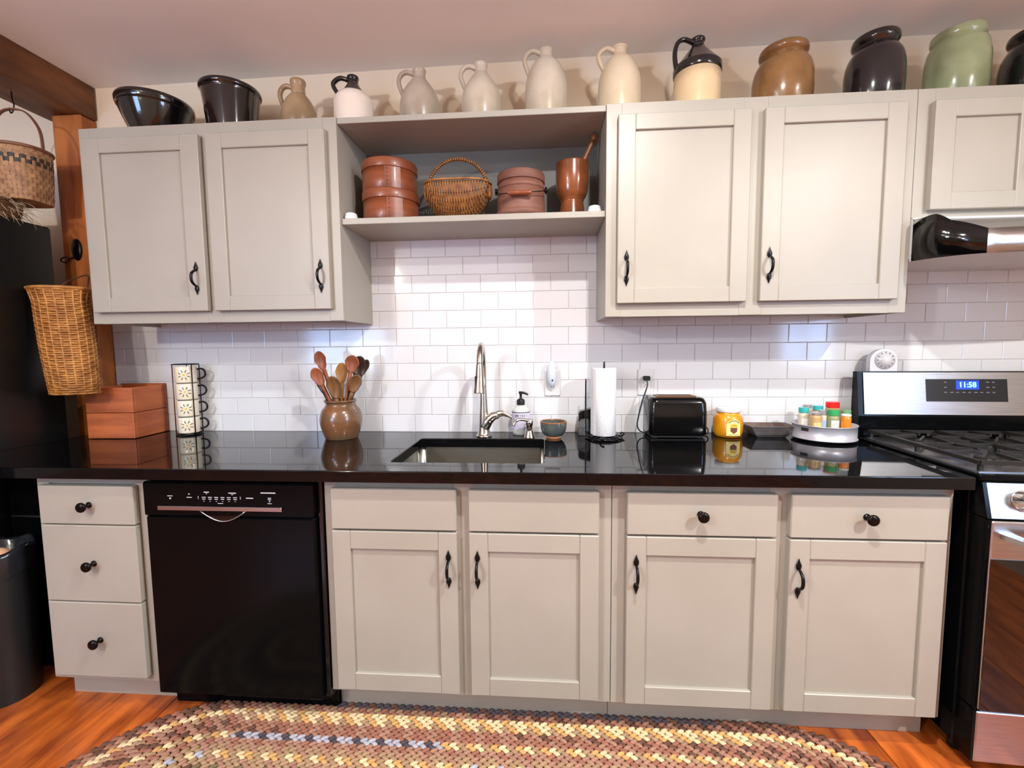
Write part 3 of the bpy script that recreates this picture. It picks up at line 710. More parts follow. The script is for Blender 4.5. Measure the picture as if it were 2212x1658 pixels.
# ================================================================== MUG STACK
rack = thing('mug_rack', 'thin dark wire stand holding four stacked mugs', 'rack', (-0.868, -0.078, 0.0))
m = MB(); m.tube([(.05*math.cos(a), .05*math.sin(a), .0035) for a in [2*PI*i/32 for i in range(32)]], .003, 6, closed=True); m.tube([(-.047,0,.0035),(.047,0,.0035)], .0025, 6)
m.build('base_ring', 'iron', rack)
for xx, yy, mm in ((-.044, -.024, 'copper'), (.046, -.022, 'iron'), (.030, .042, 'iron'), (-.030, .042, 'iron')):
    MB().tube([(xx, yy, .004), (xx, yy, .318)], .0022, 6).build('upright', mm, rack)
MB().tube([(.0505*math.cos(a), .0505*math.sin(a), .318) for a in [2*PI*i/32 for i in range(32)]], .0022, 6, closed=True).build('top_ring', 'iron', rack)
def mug(k, label):
    t = thing('stacked_mug', label, 'mug', (-0.868, -0.078, 0.008+k*0.0755), 0, 'patterned mugs stacked in the wire stand')
    m = MB(); m.lathe([(0.036, 0), (0.0415, .003), (0.0425, .006), (0.0425, .0715), (0.042, .073), (0.040, .073), (0.0395, .07), (0.0395, .008), (.0005, .006)], seg=36); m.build('cup', 'mug', t)
    ang = -0.62
    m = MB(); ca, sa = math.cos(.45), math.sin(.45)
    m.tube([(ca*(.042+q), sa*(.042+q), zz) for q, zz in [(v.x, v.y) for v in smoothpts([(0,.060,0),(.018,.062,0),(.030,.050,0),(.031,.034,0),(.022,.022,0),(0,.016,0)], 4)]], .0042, 8); m.build('handle', 'iron', t)
    R = .0428; ph = .50
    m = MB()
    for q in range(8):
        a = q*PI/4 + PI/8; c_, s_ = math.cos(a), math.sin(a); pts = []
        for d, wd in ((.0095,0),(.016,.0028),(.022,.0022),(.0275,0),(.022,-.0022),(.016,-.0028)):
            u = c_*d*(1.0) - s_*wd; v = s_*d*.95 + c_*wd; th = u/R + ph
            pts.append((R*math.sin(th), -R*math.cos(th), .0365+v))
        m.add(pts, [tuple(range(6))])
    m.build('petals', 'mugp', t)
    m = MB(); pts = []
    for q in range(12):
        a = q*PI/6; th = .0052*math.cos(a)/R + ph; pts.append((R*math.sin(th), -R*math.cos(th), .0365+.0052*math.sin(a)))
    m.add(pts, [tuple(range(12))]); m.build('flower_centre', 'mugc', t)
for k, lb_ in enumerate(['bottom cream mug of the four stacked, standing on the wire base', 'second cream mug from the bottom of the stack', 'third cream mug from the bottom of the stack', 'topmost cream flower mug of the stack']): mug(k, lb_)

# ================================================================== WOOD BOX (left of mugs)
t = thing('wooden_crate', 'open orange-brown wooden box at the left end of the counter', 'box', (-1.135, -0.100, 0.0), math.radians(2))
def plank_box(a, b, c, d, e, f, par, nm): MB().box(a, b, c, d, e, f, .002).build(nm, 'crate', par)
for z0, z1 in ((0.002, .112), (.114, .222)):
    plank_box(-.105, .105, -.094, -.080, z0, z1, t, 'front_board'); plank_box(-.105, .105, .080, .094, z0, z1+(.006 if z1 > .2 else 0), t, 'back_board')
    plank_box(-.105, -.092, -.0795, .0795, z0, z1, t, 'side_board'); plank_box(.092, .105, -.0795, .0795, z0, z1, t, 'side_board')
plank_box(-.0915, .0915, -.0795, .0795, .002, .012, t, 'bottom_board')

# ================================================================== TOASTER
t = thing('toaster', 'black two-slot toaster plugged in beside the paper towel', 'toaster', (1.288, -0.130+.075, 0.0))
def rrect(w_, h_, r, n=6):
    return [(sx*(w_-r)+r*math.cos(a), sy*(h_-r)+r*math.sin(a)) for sx, sy, a0 in ((1,1,0),(-1,1,90),(-1,-1,180),(1,-1,270)) for a in [math.radians(a0+90*i/n) for i in range(n+1)]]
secs = [(0.112, .070, .020, .012), (0.116, .074, .022, .018), (0.117, .075, .024, .10), (0.115, .073, .026, .145), (0.108, .066, .028, .163), (0.098, .058, .028, .168)]
m = MB(); vs = []; fs = []; n = None
for w_, h_, r, z in secs:
    q = rrect(w_, h_, r); n = len(q); vs += [(a, b, z) for a, b in q]
for i in range(len(secs)-1):
    for k in range(n): fs.append((i*n+k, i*n+(k+1) % n, (i+1)*n+(k+1) % n, (i+1)*n+k))
m.add(vs, fs, True); m.add([vs[k] for k in range(n)], [tuple(range(n))]); m.add([vs[-n+k] for k in range(n)], [tuple(range(n))]); m.build('shell', 'black_gloss', t)
MB().box(-.108, .108, -.066, .066, .004, .0125).build('base', 'black_matte', t)
for xx in (-.09, .09):
    for yy in (-.05, .05): MB().box(xx-.01, xx+.01, yy-.01, yy+.01, 0, .005).build('foot', 'black_matte', t)
m = MB(); m.box(-.078, .078, -.040, .040, .1682, .1715, .001); m.build('slot_plate', 'toast', t)
for yy in (-.02, .02): MB().box(-.070, .070, yy-.011, yy+.011, .1716, .1722).build('slot', 'slot', t)
MB().box(.116, .128, -.012, .012, .128, .138, .003).build('lever', 'black_matte', t)
MB().lathe([(0.012, 0), (0.011, .010), (0.004, .012)], (.1165, 0, .04), 16, mat=Matrix.Rotation(PI/2, 3, 'Y')).build('dial', 'black_matte', t)
MB().tube(smoothpts([(.118,.03,.034),(.136,.02,.036),(.146,.01,.022),(.140,.005,.006),(.122,.012,.006)], 6), .003, 6).build('loose_cord', 'black_matte', t)
cd = MB().tube(smoothpts([(-.1085,.0205,.229),(-.110,.014,.206),(-.130,.008,.150),(-.146,.004,.085),(-.152,.002,.045),(-.142,.002,.020),(-.122,.0,.012),(-.112,0,.016)], 6), .0028, 7).build('power_cord', 'black_matte', t)
MB().box(-.122, -.095, .018, .046, .232, .251, .003).build('plug', 'black_matte', t)

# ================================================================== HONEY JAR
t = thing('honey_jar', 'large jar of golden honey with white lid and yellow label', 'jar', (1.506, -0.068, 0.0))
MB().lathe(prof_smooth([(0.044, 0), (0.050, .004), (0.056, .018), (0.0585, .045), (0.0575, .075), (0.052, .090), (0.0455, .097), (0.0445, .106)], 3), seg=40).build('jar', 'honey', t)
MB().lathe([(0.0468, .1045), (0.0476, .106), (0.0476, .121), (0.046, .123), (.0005, .1235)], seg=40).build('lid', 'white_plastic', t)
lw = lambda R: (lambda a, b: (R*math.sin(a/R + .02), -R*math.cos(a/R + .02), b))
pl = lw(.0592)
out = [(-.0285, .012), (.0285, .012), (.0285, .055)] + [(.0285*math.cos(a), .055+.024*math.sin(a)) for a in [PI*i/12 for i in range(1, 12)]] + [(-.0285, .055)]
m = MB(); NX = 10
def fillwrap(m, poly, place, nx=12):
    xs = [p[0] for p in poly]; a, b = min(xs), max(xs); vs = []; 
    for i in range(nx+1):
        x = a + (b-a)*(i+.0001)/(nx+.0002); zs = []
        for j in range(len(poly)):
            (x0_, z0_), (x1_, z1_) = poly[j], poly[(j+1) % len(poly)]
            if (x0_-x)*(x1_-x) <= 0 and abs(x1_-x0_) > 1e-9: zs.append(z0_+(z1_-z0_)*(x-x0_)/(x1_-x0_))
        vs += [place(x, min(zs)), place(x, max(zs))]
    m.add(vs, [(2*i, 2*i+2, 2*i+3, 2*i+1) for i in range(nx)], True)
fillwrap(m, out, pl); lbl = m.build('label', 'label_y', t)
m = MB(); pl2 = lw(.0595); fillwrap(m, [(-.0135, .030), (0, .020), (.0135, .030), (.0135, .046), (-.0135, .046)], pl2, 8); m.build('emblem', 'label_br', lbl)
m = MB(); fillwrap(m, [(-.016, .0475), (.016, .0475), (.011, .060), (-.011, .060)], pl2, 8); m.build('emblem_band', 'label_gold', lbl)
m = MB(); aa = [PI*(0.14+0.72*i/14) for i in range(15)]; vs = []
for a in aa: vs += [lw(.0596)(.0215*math.cos(a), .055+.0175*math.sin(a)), lw(.0596)(.0245*math.cos(a), .055+.0205*math.sin(a))]
m.add(vs, [(2*i, 2*i+2, 2*i+3, 2*i+1) for i in range(14)], True); m.build('printed_arc', 'ink', lbl)
for zz, wd in ((.0165, .020), (.0545, .008)):
    m = MB(); fillwrap(m, [(-wd, zz-.0009), (wd, zz-.0009), (wd, zz+.0009), (-wd, zz+.0009)], lw(.0597), 6); m.build('printed_line', 'ink', lbl)

# ================================================================== TIN LOAF PAN
t = thing('tin_tray', 'small worn tin baking tray between honey jar and spice turntable', 'baking tray', (1.672, -0.062, 0.0))
m = MB()
def ring(w_, h_, z): return [(-w_, -h_, z), (w_, -h_, z), (w_, h_, z), (-w_, h_, z)]
b = ring(.055, .030, .001) + ring(.066, .038, .012) + ring(.088, .050, .046) + ring(.0905, .0525, .047); m.add(b, [(0,3,2,1)] + [(4*i+k, 4*i+(k+1) % 4, 4*i+4+(k+1) % 4, 4*i+4+k) for i in range(3) for k in range(4)]); m.build('outside', 'tin', t)
m = MB(); b = ring(.0905, .0525, .0475) + ring(.086, .048, .0465) + ring(.063, .035, .014) + ring(.052, .027, .004); m.add(b, [(4*i+k, 4*i+(k+1) % 4, 4*i+4+(k+1) % 4, 4*i+4+k) for i in range(3) for k in range(4)] + [(12,13,14,15)]); m.build('inside', 'tin_in', t)
m = MB(); m.tube([(p[0], p[1], .0475) for p in ring(.0905, .0525, 0)], .0018, 6, closed=True, smooth=False); m.build('rolled_edge', 'tin', t)

# ================================================================== SPICE TURNTABLE
TX, TY = 1.853, -0.130
t = thing('spice_turntable', 'round silver turntable tray filled with spice jars', 'turntable', (TX, TY, 0.0))
MB().lathe([(0.085, 0), (0.088, .002), (0.088, .007), (0.08, .0085)], seg=48).build('foot', 'black_matte', t)
m = MB(); m.lathe([(0.108, .009), (0.111, .0095), (0.112, .013), (0.1085, .014), (0.1085, .062), (0.1112, .0635), (0.1112, .066), (0.107, .066), (0.1065, .016), (.0005, .016)], seg=64); m.build('tray', 'tray', t)
m = MB(); 
for i in range(7):
    a0 = math.radians(196 + i*3); 
pts0 = [(.1089*math.cos(math.radians(d)), .1089*math.sin(math.radians(d))) for d in range(197, 214, 2)]
m.add([(a, b, .043) for a, b in pts0] + [(a, b, .056) for a, b in pts0], [(i, i+1, i+1+len(pts0), i+len(pts0)) for i in range(len(pts0)-1)]); m.build('finger_hole', 'slot', t)
def spice(label, x, y, h, r, cap, body, ch=.012, lab='paperlabel', kind='jar'):
    s = thing('spice_jar', label, 'spice jar', (TX+x, TY+y, 0.0162), 0, 'spice jars on the turntable')
    MB().lathe(prof_smooth([(r*.92, 0), (r, .003), (r, h-ch-.012), (r*.85, h-ch-.003), (r*.82, h-ch)], 3), seg=20).build('jar', body, s)
    MB().lathe([(r*.93, h-ch), (r*.96, h-ch+.001), (r*.96, h-.001), (r*.9, h)], seg=20, smooth=False).build('cap', cap, s)
    m = MB(); m.add([(r*1.012*math.sin(a), -r*1.012*math.cos(a), z) for z in (h*.34, h*.62) for a in [-.8+.2*i for i in range(9)]], [(i, i+1, i+10, i+9) for i in range(8)], True); m.build('label', lab, s)
spice('spice jar with teal cap at the far left of the turntable', -.074, .010, .112, .019, 'teal', 'spice_pale', .020)
spice('spice jar with flat grey cap at the back left of the turntable', -.036, .055, .118, .018, 'silver', 'jarglass')
spice('spice jar with teal cap at the back of the turntable', .012, .066, .112, .019, 'teal', 'spice_tan', .018)
spice('spice jar with bright red cap, tallest on the turntable', .056, .044, .130, .025, 'red', 'spice_tan', .022)
spice('spice jar with sage green cap at the right of the turntable', .080, -.002, .104, .018, 'green2', 'spice_tan', .016)
spice('squat spice jar with silver lid at the front left of the turntable', -.052, -.034, .098, .021, 'silver', 'spice_tan', .008, 'yellowlabel')
spice('spice jar with ridged silver lid and blue label', -.014, -.010, .104, .016, 'silver', 'spice_pale', .018, 'bluelabel')
spice('spice jar with bright green cap in the middle of the turntable', .018, -.026, .108, .020, 'green', 'spice_green', .022)
spice('jar of orange spice with white lid at the front right', .054, -.046, .093, .017, 'whitecap', 'spice_or', .007, 'spice_or')

# ================================================================== SHELF THINGS (open shelf)
SZ = 0.874
def pantry_box(label, x, y, z, r, h, seam):
    t = thing('round_box', label, 'wooden box', (x, y, z), 0, 'round bentwood boxes on the open shelf')
    MB().lathe([(r*.985, 0), (r, .002), (r, h-.03), (r*.99, h-.03)], seg=48).build('side', 'boxwood', t)
    lid = MB().lathe([(r*1.025, h-.034), (r*1.03, h-.032), (r*1.03, h-.002), (r*1.02, h), (r*.98, h-.002), (.0005, h-.004)], seg=48).build('lid', 'boxwood', t)
    m = MB(); R = r*1.006; a0 = seam
    m.add([(R*math.sin(a0+d/R), -R*math.cos(a0+d/R), z_) for z_ in (.003, h-.035) for d in (0, .02, .04, .06)], [(i, i+1, i+5, i+4) for i in range(3)], True)
    m.box(R*math.sin(a0)-.001, R*math.sin(a0)+.001, -R*math.cos(a0)-.002, -R*math.cos(a0)+.004, .003, h-.035); m.build('lap_seam', 'boxwood', t)
    m = MB()
    for i in range(5):
        for d in (.008,):
            m.ell((R*1.004*math.sin(a0+d/R), -R*1.004*math.cos(a0+d/R), .012+i*(h-.055)/4), .0016, .0016, .0016, 6, 4)
    m.build('tacks', 'bronze', t)
pantry_box('lower round red-brown bentwood box, bottom of the pair on shelf', .124, -.150, SZ, .110, .119, .18)
pantry_box('upper round red-brown bentwood box stacked on another box', .121, -.150, SZ+.1195, .107, .115, .15)

# egg basket
t = thing('egg_basket', 'golden woven melon-shaped basket with arched handle on the shelf', 'basket', (0.398, -0.150, SZ+.002))
A_, Bd, Hh, Zr = .132, .098, .143, .148     # half length, half depth, depth below rim, rim height
def egg(u, phi, k=0.0):     # u in -1..1 along x, phi from 0 (front rim) to pi (back rim) through the bottom
    g = math.sqrt(max(0, 1-abs(u)**2.4)); lob = 1 + 0.10*abs(math.cos(phi))
    zsag = -.012*(1-u*u)
    return Vector(((A_+k)*u, -(Bd+k)*g*math.cos(phi)*lob, Zr+zsag - (Hh-.012+k)*g*math.sin(phi)**0.8 if math.sin(phi) > 0 else Zr+zsag))
NR = 13; rib_phi = [0.02+ (PI-.04)*i/(NR-1) for i in range(NR)]
m = MB()
for ph in rib_phi: m.tube([egg(-1+2*i/26, ph) for i in range(27)], .0022, 5)
m.build('ribs', 'wicker_d', t)
m = MB(); NW = 52
for q in range(NW):
    u = -0.965+1.93*q/(NW-1); pts = []
    for i in range((NR-1)*3+1):
        ph = rib_phi[0] + (rib_phi[-1]-rib_phi[0])*i/((NR-1)*3); s_ = math.cos(PI*i/3 + PI*(q % 2)); pts.append(egg(u, ph, .0026*s_))
    m.tube(pts, .0021, 5)
m.build('weave', 'wicker', t)
m = MB()
for ph in (0.0, PI): m.tube([egg(-1+2*i/30, ph, .002)+Vector((0,0,.003)) for i in range(31)], .0038, 6)
m.build('rim', 'wicker', t)
m = MB(); hp = [Vector((.122*math.cos(a), 0, .128+ .125*math.sin(a))) for a in [PI*i/40 for i in range(41)]]; m.tube(hp, .0058, 8)
m.build('handle', 'wicker_d', t)
m = MB(); tw = []
for i in range(241):
    a = PI*i/240; c_ = Vector((.122*math.cos(a), 0, .128+.125*math.sin(a))); nr = Vector((math.cos(a), 0, math.sin(a))); b_ = 2*PI*i/6
    tw.append(c_ + nr*.0066*math.cos(b_) + Vector((0,1,0))*.0066*math.sin(b_))
m.tube(tw, .0022, 4); m.build('handle_wrap', 'wicker', t)
for sg in (-1, 1):
    m = MB(); m.ell((sg*.128, 0, .122), .010, .024, .030, 14, 10); m.build('handle_ear', 'wicker', t)

# firkin
t = thing('lidded_firkin', 'faded red lidded wooden bucket with wire bail and wooden grip', 'bucket', (0.651, -0.150, SZ))
MB().lathe([(0.097, 0), (0.098, .002), (0.090, .150), (0.088, .151)], seg=44).build('staves', 'firkin', t)
for z0, z1 in ((.012, .036), (.118, .135)):
    r0 = .098-.008*z0/.15; MB().lathe([(r0-.001, z0), (r0+.0022, z0+.001), (r0+.0012, z1-.001), (r0-.002, z1)], seg=44, cap0=False, cap1=False).build('hoop', 'firkin', t)
MB().lathe([(0.0935, .146), (0.0945, .148), (0.0935, .178), (0.092, .180), (0.0005, .181)], seg=44).build('lid', 'firkin', t)
bail = smoothpts([(-.098,0,.120),(-.100,-.03,.105),(-.085,-.078,.088),(-.04,-.104,.082),(0,-.110,.081),(.04,-.104,.084),(.085,-.075,.096),(.100,-.03,.110),(.098,0,.120)], 5)
MB().tube(bail, .0018, 6).build('bail', 'iron', t)
MB().lathe(prof_smooth([(0.006, -.045), (0.0085, -.042), (0.009, -.015), (0.0075, 0), (0.009, .015), (0.0085, .042), (0.006, .045)], 3), (0, -.110, .081), 14, mat=Matrix.Rotation(PI/2, 3, 'Y')).build('grip', 'boxwood', t)
for sg in (-1, 1): MB().ell((sg*.099, 0, .122), .006, .012, .014, 10, 8).build('ear', 'iron', t)
# mortar and pestle
t = thing('wooden_mortar', 'tall turned brown wooden mortar on the open shelf', 'mortar', (0.853, -0.140, SZ))
m = MB(); m.lathe(prof_smooth([(0.052, 0), (0.052, .006), (0.049, .035), (0.045, .065), (0.043, .078)], 3), seg=40, cap1=False)
m.lathe([(0.043, .078), (0.046, .080), (0.046, .084)], seg=40, cap0=False, cap1=False)
m.lathe(prof_smooth([(0.046, .084), (0.056, .100), (0.062, .125), (0.0650, .165), (0.0645, .200), (0.065, .220), (0.063, .222)], 3), seg=40, cap0=False, cap1=False)
m.lathe(prof_smooth([(0.063, .222), (0.056, .220), (0.053, .19), (0.040, .12), (.0005, .105)], 3), seg=40, cap0=False, cap1=False); m.build('body', 'mortar', t)
t = thing('wooden_pestle', 'worn wooden pestle leaning out of the mortar', 'pestle', (0.853, -0.140, SZ+.106))
ax_ = Vector((.098, 0.0, .210)).normalized(); mt = ax_.to_track_quat('Z', 'Y').to_matrix()
MB().lathe(prof_smooth([(0.010, 0), (0.019, .006), (0.020, .03), (0.014, .08), (0.0115, .12), (0.010, .205), (0.0125, .212), (0.010, .219), (0.0135, .228), (0.0125, .240), (0.006, .245)], 3), (-.012, 0, .004), 18, mat=mt).build('shaft', 'pestle', t)
for lb_, xx, yy in (('small white puck light at the left end of the shelf', -.001, -.255), ('small white puck light at the right end beside the mortar', .929, -.250)):
    t = thing('puck_light', lb_, 'puck light', (xx, yy, SZ))
    MB().lathe([(0.0235, 0), (0.0245, .0015), (0.0245, .013), (0.0235, .0135)], seg=28).build('housing', 'white_plastic', t)
    MB().lathe([(0.0225, .0135), (0.0225, .021), (0.019, .025), (0.0005, .026)], seg=28).build('lens', 'white_plastic', t)

# ================================================================== STONEWARE ON TOP OF THE CABINETS
TZ1 = 1.2378
def jug_profile(R, H, kind):
    if kind == 'ovoid': p = [(R*.88, 0), (R*.93, H*.05), (R, H*.25), (R*.985, H*.42), (R*.86, H*.58), (R*.62, H*.71), (R*.42, H*.80), (R*.315, H*.845)]
    elif kind == 'tall': p = [(R*.95, 0), (R*.97, H*.04), (R, H*.25), (R*.99, H*.48), (R*.90, H*.63), (R*.68, H*.77), (R*.44, H*.85), (R*.315, H*.885)]
    elif kind == 'small': p = [(R*.86, 0), (R*.92, H*.05), (R, H*.22), (R*.97, H*.38), (R*.78, H*.56), (R*.55, H*.68), (R*.38, H*.74)]
    return p
def jug(label, x, R, H, body, kind='ovoid', neck=None, hz=(.62, .90), hr=.0085, lipr=.335, y=-.165, hmat=None, tilt=0):
    t = thing('stoneware_jug', label, 'jug', (x, y, TZ1), 0, 'stoneware jugs on top of the cabinets')
    p = jug_profile(R, H, kind); neck = neck or body
    MB().lathe(prof_smooth(p, 4), seg=40).build('body', body, t)
    zt = p[-1][1]; rn = p[-1][0]
    MB().lathe(prof_smooth([(rn*1.02, zt-.004), (rn*.98, zt+(H-zt)*.35), (rn*1.0, zt+(H-zt)*.6), (R*lipr, zt+(H-zt)*.72), (R*lipr, H-.003), (R*lipr*.8, H), (R*lipr*.55, H-.004), (R*lipr*.5, H-.02)], 3), seg=28).build('neck', neck, t)
    strap(t, R, H, p, zt, hz, hr, hmat or body)
    return t
def strap(t, R, H, p, zt, hz, hr, mat):
    a = math.radians(188); d = Vector((math.cos(a), math.sin(a), 0))
    def rad(z):
        for i in range(len(p)-1):
            if p[i][1] <= z <= p[i+1][1]: f = (z-p[i][1])/(p[i+1][1]-p[i][1]); return p[i][0]+f*(p[i+1][0]-p[i][0])
        return p[-1][0]
    zl = H*hz[0]; zu = zt + (H-zt)*.45
    pts = [d*(p[-1][0]*.8)+Vector((0,0,zu)), d*(R*.62)+Vector((0,0,zu+H*.035)), d*(R*.92)+Vector((0,0,zu-H*.02)), d*(R*1.02)+Vector((0,0,(zu+zl)/2+H*.02)), d*(max(rad(zl)*.98, R*.8))+Vector((0,0,zl)), d*(rad(zl)*.93)+Vector((0,0,zl-H*.03))]
    P = smoothpts(pts, 5); MB().tube(P, hr, 10, flat=1.25).build('handle', mat, t)
jug('smallest tan stoneware jug on top of the left wall cabinet', -.238, .070, .212, 'tanjug', 'small', hz=(.50, .9), hr=.009, lipr=.42)
# white jug with black neck
def two_tone(label, x, R, H, lower, upper, zs, step, hz, y=-.165):
    t = thing('stoneware_jug', label, 'jug', (x, y, TZ1), 0, 'stoneware jugs on top of the cabinets')
    if step:
        MB().lathe(prof_smooth([(R*.93, 0), (R*.97, H*.02), (R*.97, H*.2), (R*.965, zs)], 2), seg=40).build('body', lower, t)
        p = [(R*.965, zs), (R*1.0, zs+.004), (R*1.01, zs+H*.09), (R*.95, zs+H*.115), (R*.62, H*.76), (R*.36, H*.86), (R*.26, H*.90)]
        MB().lathe(prof_smooth(p, 2), seg=40, cap0=False).build('shoulder', upper, t)
    else:
        MB().lathe(prof_smooth([(R*.93, 0), (R, H*.03), (R, H*.45), (R*.97, H*.56), (R*.80, H*.65), (R*.60, zs)], 3), seg=40).build('body', lower, t)
        p = [(R*.60, zs), (R*.42, H*.78), (R*.31, H*.84), (R*.27, H*.87)]
        MB().lathe(prof_smooth(p, 3), seg=40, cap0=False).build('shoulder', upper, t)
    zt, rn = p[-1][1], p[-1][0]
    MB().lathe(prof_smooth([(rn*1.02, zt-.003), (rn, zt+(H-zt)*.4), (R*.30, zt+(H-zt)*.6), (R*.30, H-.003), (R*.2, H), (R*.17, H-.012)], 3), seg=24).build('neck', upper, t)
    strap(t, R, H, p, zt, hz, .0085, upper)
two_tone('white stoneware jug with black neck and handle', -.012, .0755, .216, 'white_glaze', 'albany', .150, False, (.70, .9))
jug('grey salt-glazed jug above the round boxes', .256, .078, .228, 'saltgrey', 'ovoid', hz=(.58, .9))
jug('pale grey salt-glazed jug above the firkin', .500, .077, .238, 'saltlight', 'ovoid', hz=(.60, .9))
jug('large grey-beige jug above the mortar, left of the beige one', .752, .081, .276, 'saltlight', 'tall', hz=(.66, .9), lipr=.32)
jug('large smooth beige jug at the left end of the right cabinet', 1.030, .080, .270, 'beigejug', 'tall', hz=(.70, .92), lipr=.36)
two_tone('cream stoneware jug with dark blue-black conical shoulder', 1.318, .086, .284, 'cream', 'albany', .150, True, (.52, .9))
def jar(label, x, R, H, mat, mouth, lip, y=-.165, shoulder=.62):
    t = thing('stoneware_jar', label, 'jar', (x, y, TZ1), 0, 'wide-mouthed stoneware jars on top of the right cabinets')
    p = [(R*.86, 0), (R*.90, H*.03), (R*.985, H*.22), (R, H*.40), (R*.985, H*shoulder*.9), (R*.90, H*shoulder*1.15), (mouth*1.04, H*.83), (mouth*.99, H*.87)]
    MB().lathe(prof_smooth(p, 4), seg=44).build('body', mat, t)
    MB().lathe(prof_smooth([(mouth*.99, H*.865), (mouth+lip, H*.905), (mouth+lip*1.15, H*.95), (mouth+lip*.7, H*.995), (mouth*.92, H), (mouth*.86, H*.96), (mouth*.85, H*.85)], 3), seg=44, cap0=False).build('rim', mat, t)
jar('squat brown stoneware jar with wide rimmed mouth', 1.628, .103, .226, 'brownjar', .073, .008)
jar('glossy dark brown jar with thick collar', 1.950, .093, .250, 'darkjar', .064, .008)
jar('tall green glazed jar between two dark jars', 2.232, .092, .250, 'greenjar', .072, .005, shoulder=.70)
jar('black glazed jar cut by the right edge of the picture', 2.500, .098, .240, 'albany', .070, .008)
# dark bowl and pot at left
t = thing('dark_bowl', 'wide dark glazed milk bowl on top of the left cabinet', 'bowl', (-.847, -.165, TZ1))
m = MB(); m.lathe(prof_smooth([(0.095, 0), (0.100, .004), (0.130, .060), (0.152, .110), (0.158, .126), (0.163, .130), (0.168, .148), (0.165, .160), (0.158, .160)], 3), seg=52, cap1=False)
m.lathe(prof_smooth([(0.158, .160), (0.146, .118), (0.118, .055), (0.088, .010), (0.0005, .008)], 3), seg=52, cap0=False, cap1=False); m.v = [(a*.80, b*.80, c*.93) for a, b, c in m.v]; m.build('bowl', 'bowl', t)
t = thing('black_pot', 'straight flared black glazed pot beside the wide dark bowl', 'pot', (-.522, -.165, TZ1))
m = MB(); m.lathe(prof_smooth([(0.096, 0), (0.099, .004), (0.108, .080), (0.119, .165), (0.122, .176), (0.128, .182), (0.128, .193), (0.122, .198), (0.115, .196)], 3), seg=48, cap1=False)
m.lathe(prof_smooth([(0.115, .196), (0.110, .165), (0.098, .08), (0.088, .012), (0.0005, .010)], 3), seg=48, cap0=False, cap1=False); m.v = [(a*.87, b*.87, c*.95) for a, b, c in m.v]; m.build('pot', 'bowl', t)

# ================================================================== LEFT: BASKETS, HOOK, BIN
# hanging splint basket
t = thing('hanging_splint_basket', 'square-bottomed ash splint basket hanging from the beam by its handle', 'basket', (-1.387, -0.245, 0.985), math.radians(8))
def sq(w_, d_, pw, a):
    c_, s_ = math.cos(a), math.sin(a); k_ = (abs(c_)**pw + abs(s_)**pw)**(-1/pw); return w_*c_*k_, d_*s_*k_
NS = 40; rows = 12; HB = .205
def bpt(a, z, off=0.0):
    f = z/HB; pw = 3.6 - 1.4*f; x, y = sq(.088+.018*f+off, .070+.018*f+off, pw, a); return Vector((x, y, z))
for q in range(rows):
    dark = q in (8, 9); m = MB(); zc = (q+.5)*HB/rows; hh = HB/rows*.46; vs = []; n_ = NS*2
    for i in range(n_):
        a = 2*PI*i/n_; o_ = .0022*math.cos(PI*i/2 + PI*(q % 2)) ; vs += [bpt(a, zc-hh, o_), bpt(a, zc+hh, o_)]
    m.add(vs, [(2*i, 2*((i+1) % n_), 2*((i+1) % n_)+1, 2*i+1) for i in range(n_)], True)
    m.build('weaver', 'splint_d' if dark else 'splint', t, fixn=False)
m = MB()
for i in range(NS):
    a = 2*PI*(i*2)/(NS*2); da = .055
    vs = []
    for j in range(9):
        z = HB*j/8; o_ = .0006; vs += [bpt(a-da, z, o_), bpt(a+da, z, o_)]
    m.add(vs, [(2*j, 2*j+1, 2*j+3, 2*j+2) for j in range(8)], True)
m.build('uprights', 'splint', t)
m = MB(); m.tube([bpt(2*PI*i/48, HB, .002) for i in range(48)], .0065, 8, closed=True); m.build('rim_hoop', 'splint_h', t)
m = MB(); pts = [bpt(2*PI*i/24, 0.002) for i in range(24)]; m.add([(p.x, p.y, p.z) for p in pts], [tuple(range(24))]); m.build('bottom', 'splint', t)
hp = smoothpts([(-.098, 0, HB-.06), (-.100, 0, HB), (-.092, 0, HB+.085), (-.05, 0, HB+.148), (0, 0, HB+.163), (.05, 0, HB+.148), (.092, 0, HB+.085), (.100, 0, HB), (.098, 0, HB-.06)], 6)
m = MB(); m.tube(hp, .0085, 8, flat=.4); m.build('handle', 'splint_h', t)
t = thing('iron_hook', 'small black iron hook under the beam holding the splint basket', 'hook', (-1.387, -0.245, 1.36))
MB().tube(smoothpts([(0, 0, .0595), (0, 0, .03), (.006, 0, .010), (.0, 0, -.012), (-.010, 0, -.022), (-.016, 0, -.010), (-.014, 0, .0)], 5), .0025, 6).build('rod', 'iron', t)
# tall willow basket
t = thing('tall_wicker_basket', 'tall narrow wicker basket hanging against the refrigerator side', 'basket', (-1.196, -0.270, 0.205))
HT = .425; m = MB(); NT = 20; nrow = 46
def tpt(a, z, off=0.0):
    f = z/HT; w_ = .086 + .009*f + .006*math.sin(PI*f) + (0.012*max(0, f-.93)/.07); return Vector((-.030*f + (w_+off)*math.cos(a), (w_*.72+off)*math.sin(a), z))
for q in range(nrow):
    z = HT*(q+.5)/nrow; n_ = NT*4
    m.tube([tpt(2*PI*i/n_, z+random.uniform(-.0006, .0006), .0026*math.cos(PI*i/4 + PI*(q % 2))) for i in range(n_)], .0047, 5, closed=True)
m.build('weave', 'tallwicker', t)
m = MB()
for i in range(NT): m.tube([tpt(2*PI*(i+.5)/NT, HT*j/8, .0015) for j in range(9)], .0036, 5)
m.build('stakes', 'tallwicker', t)
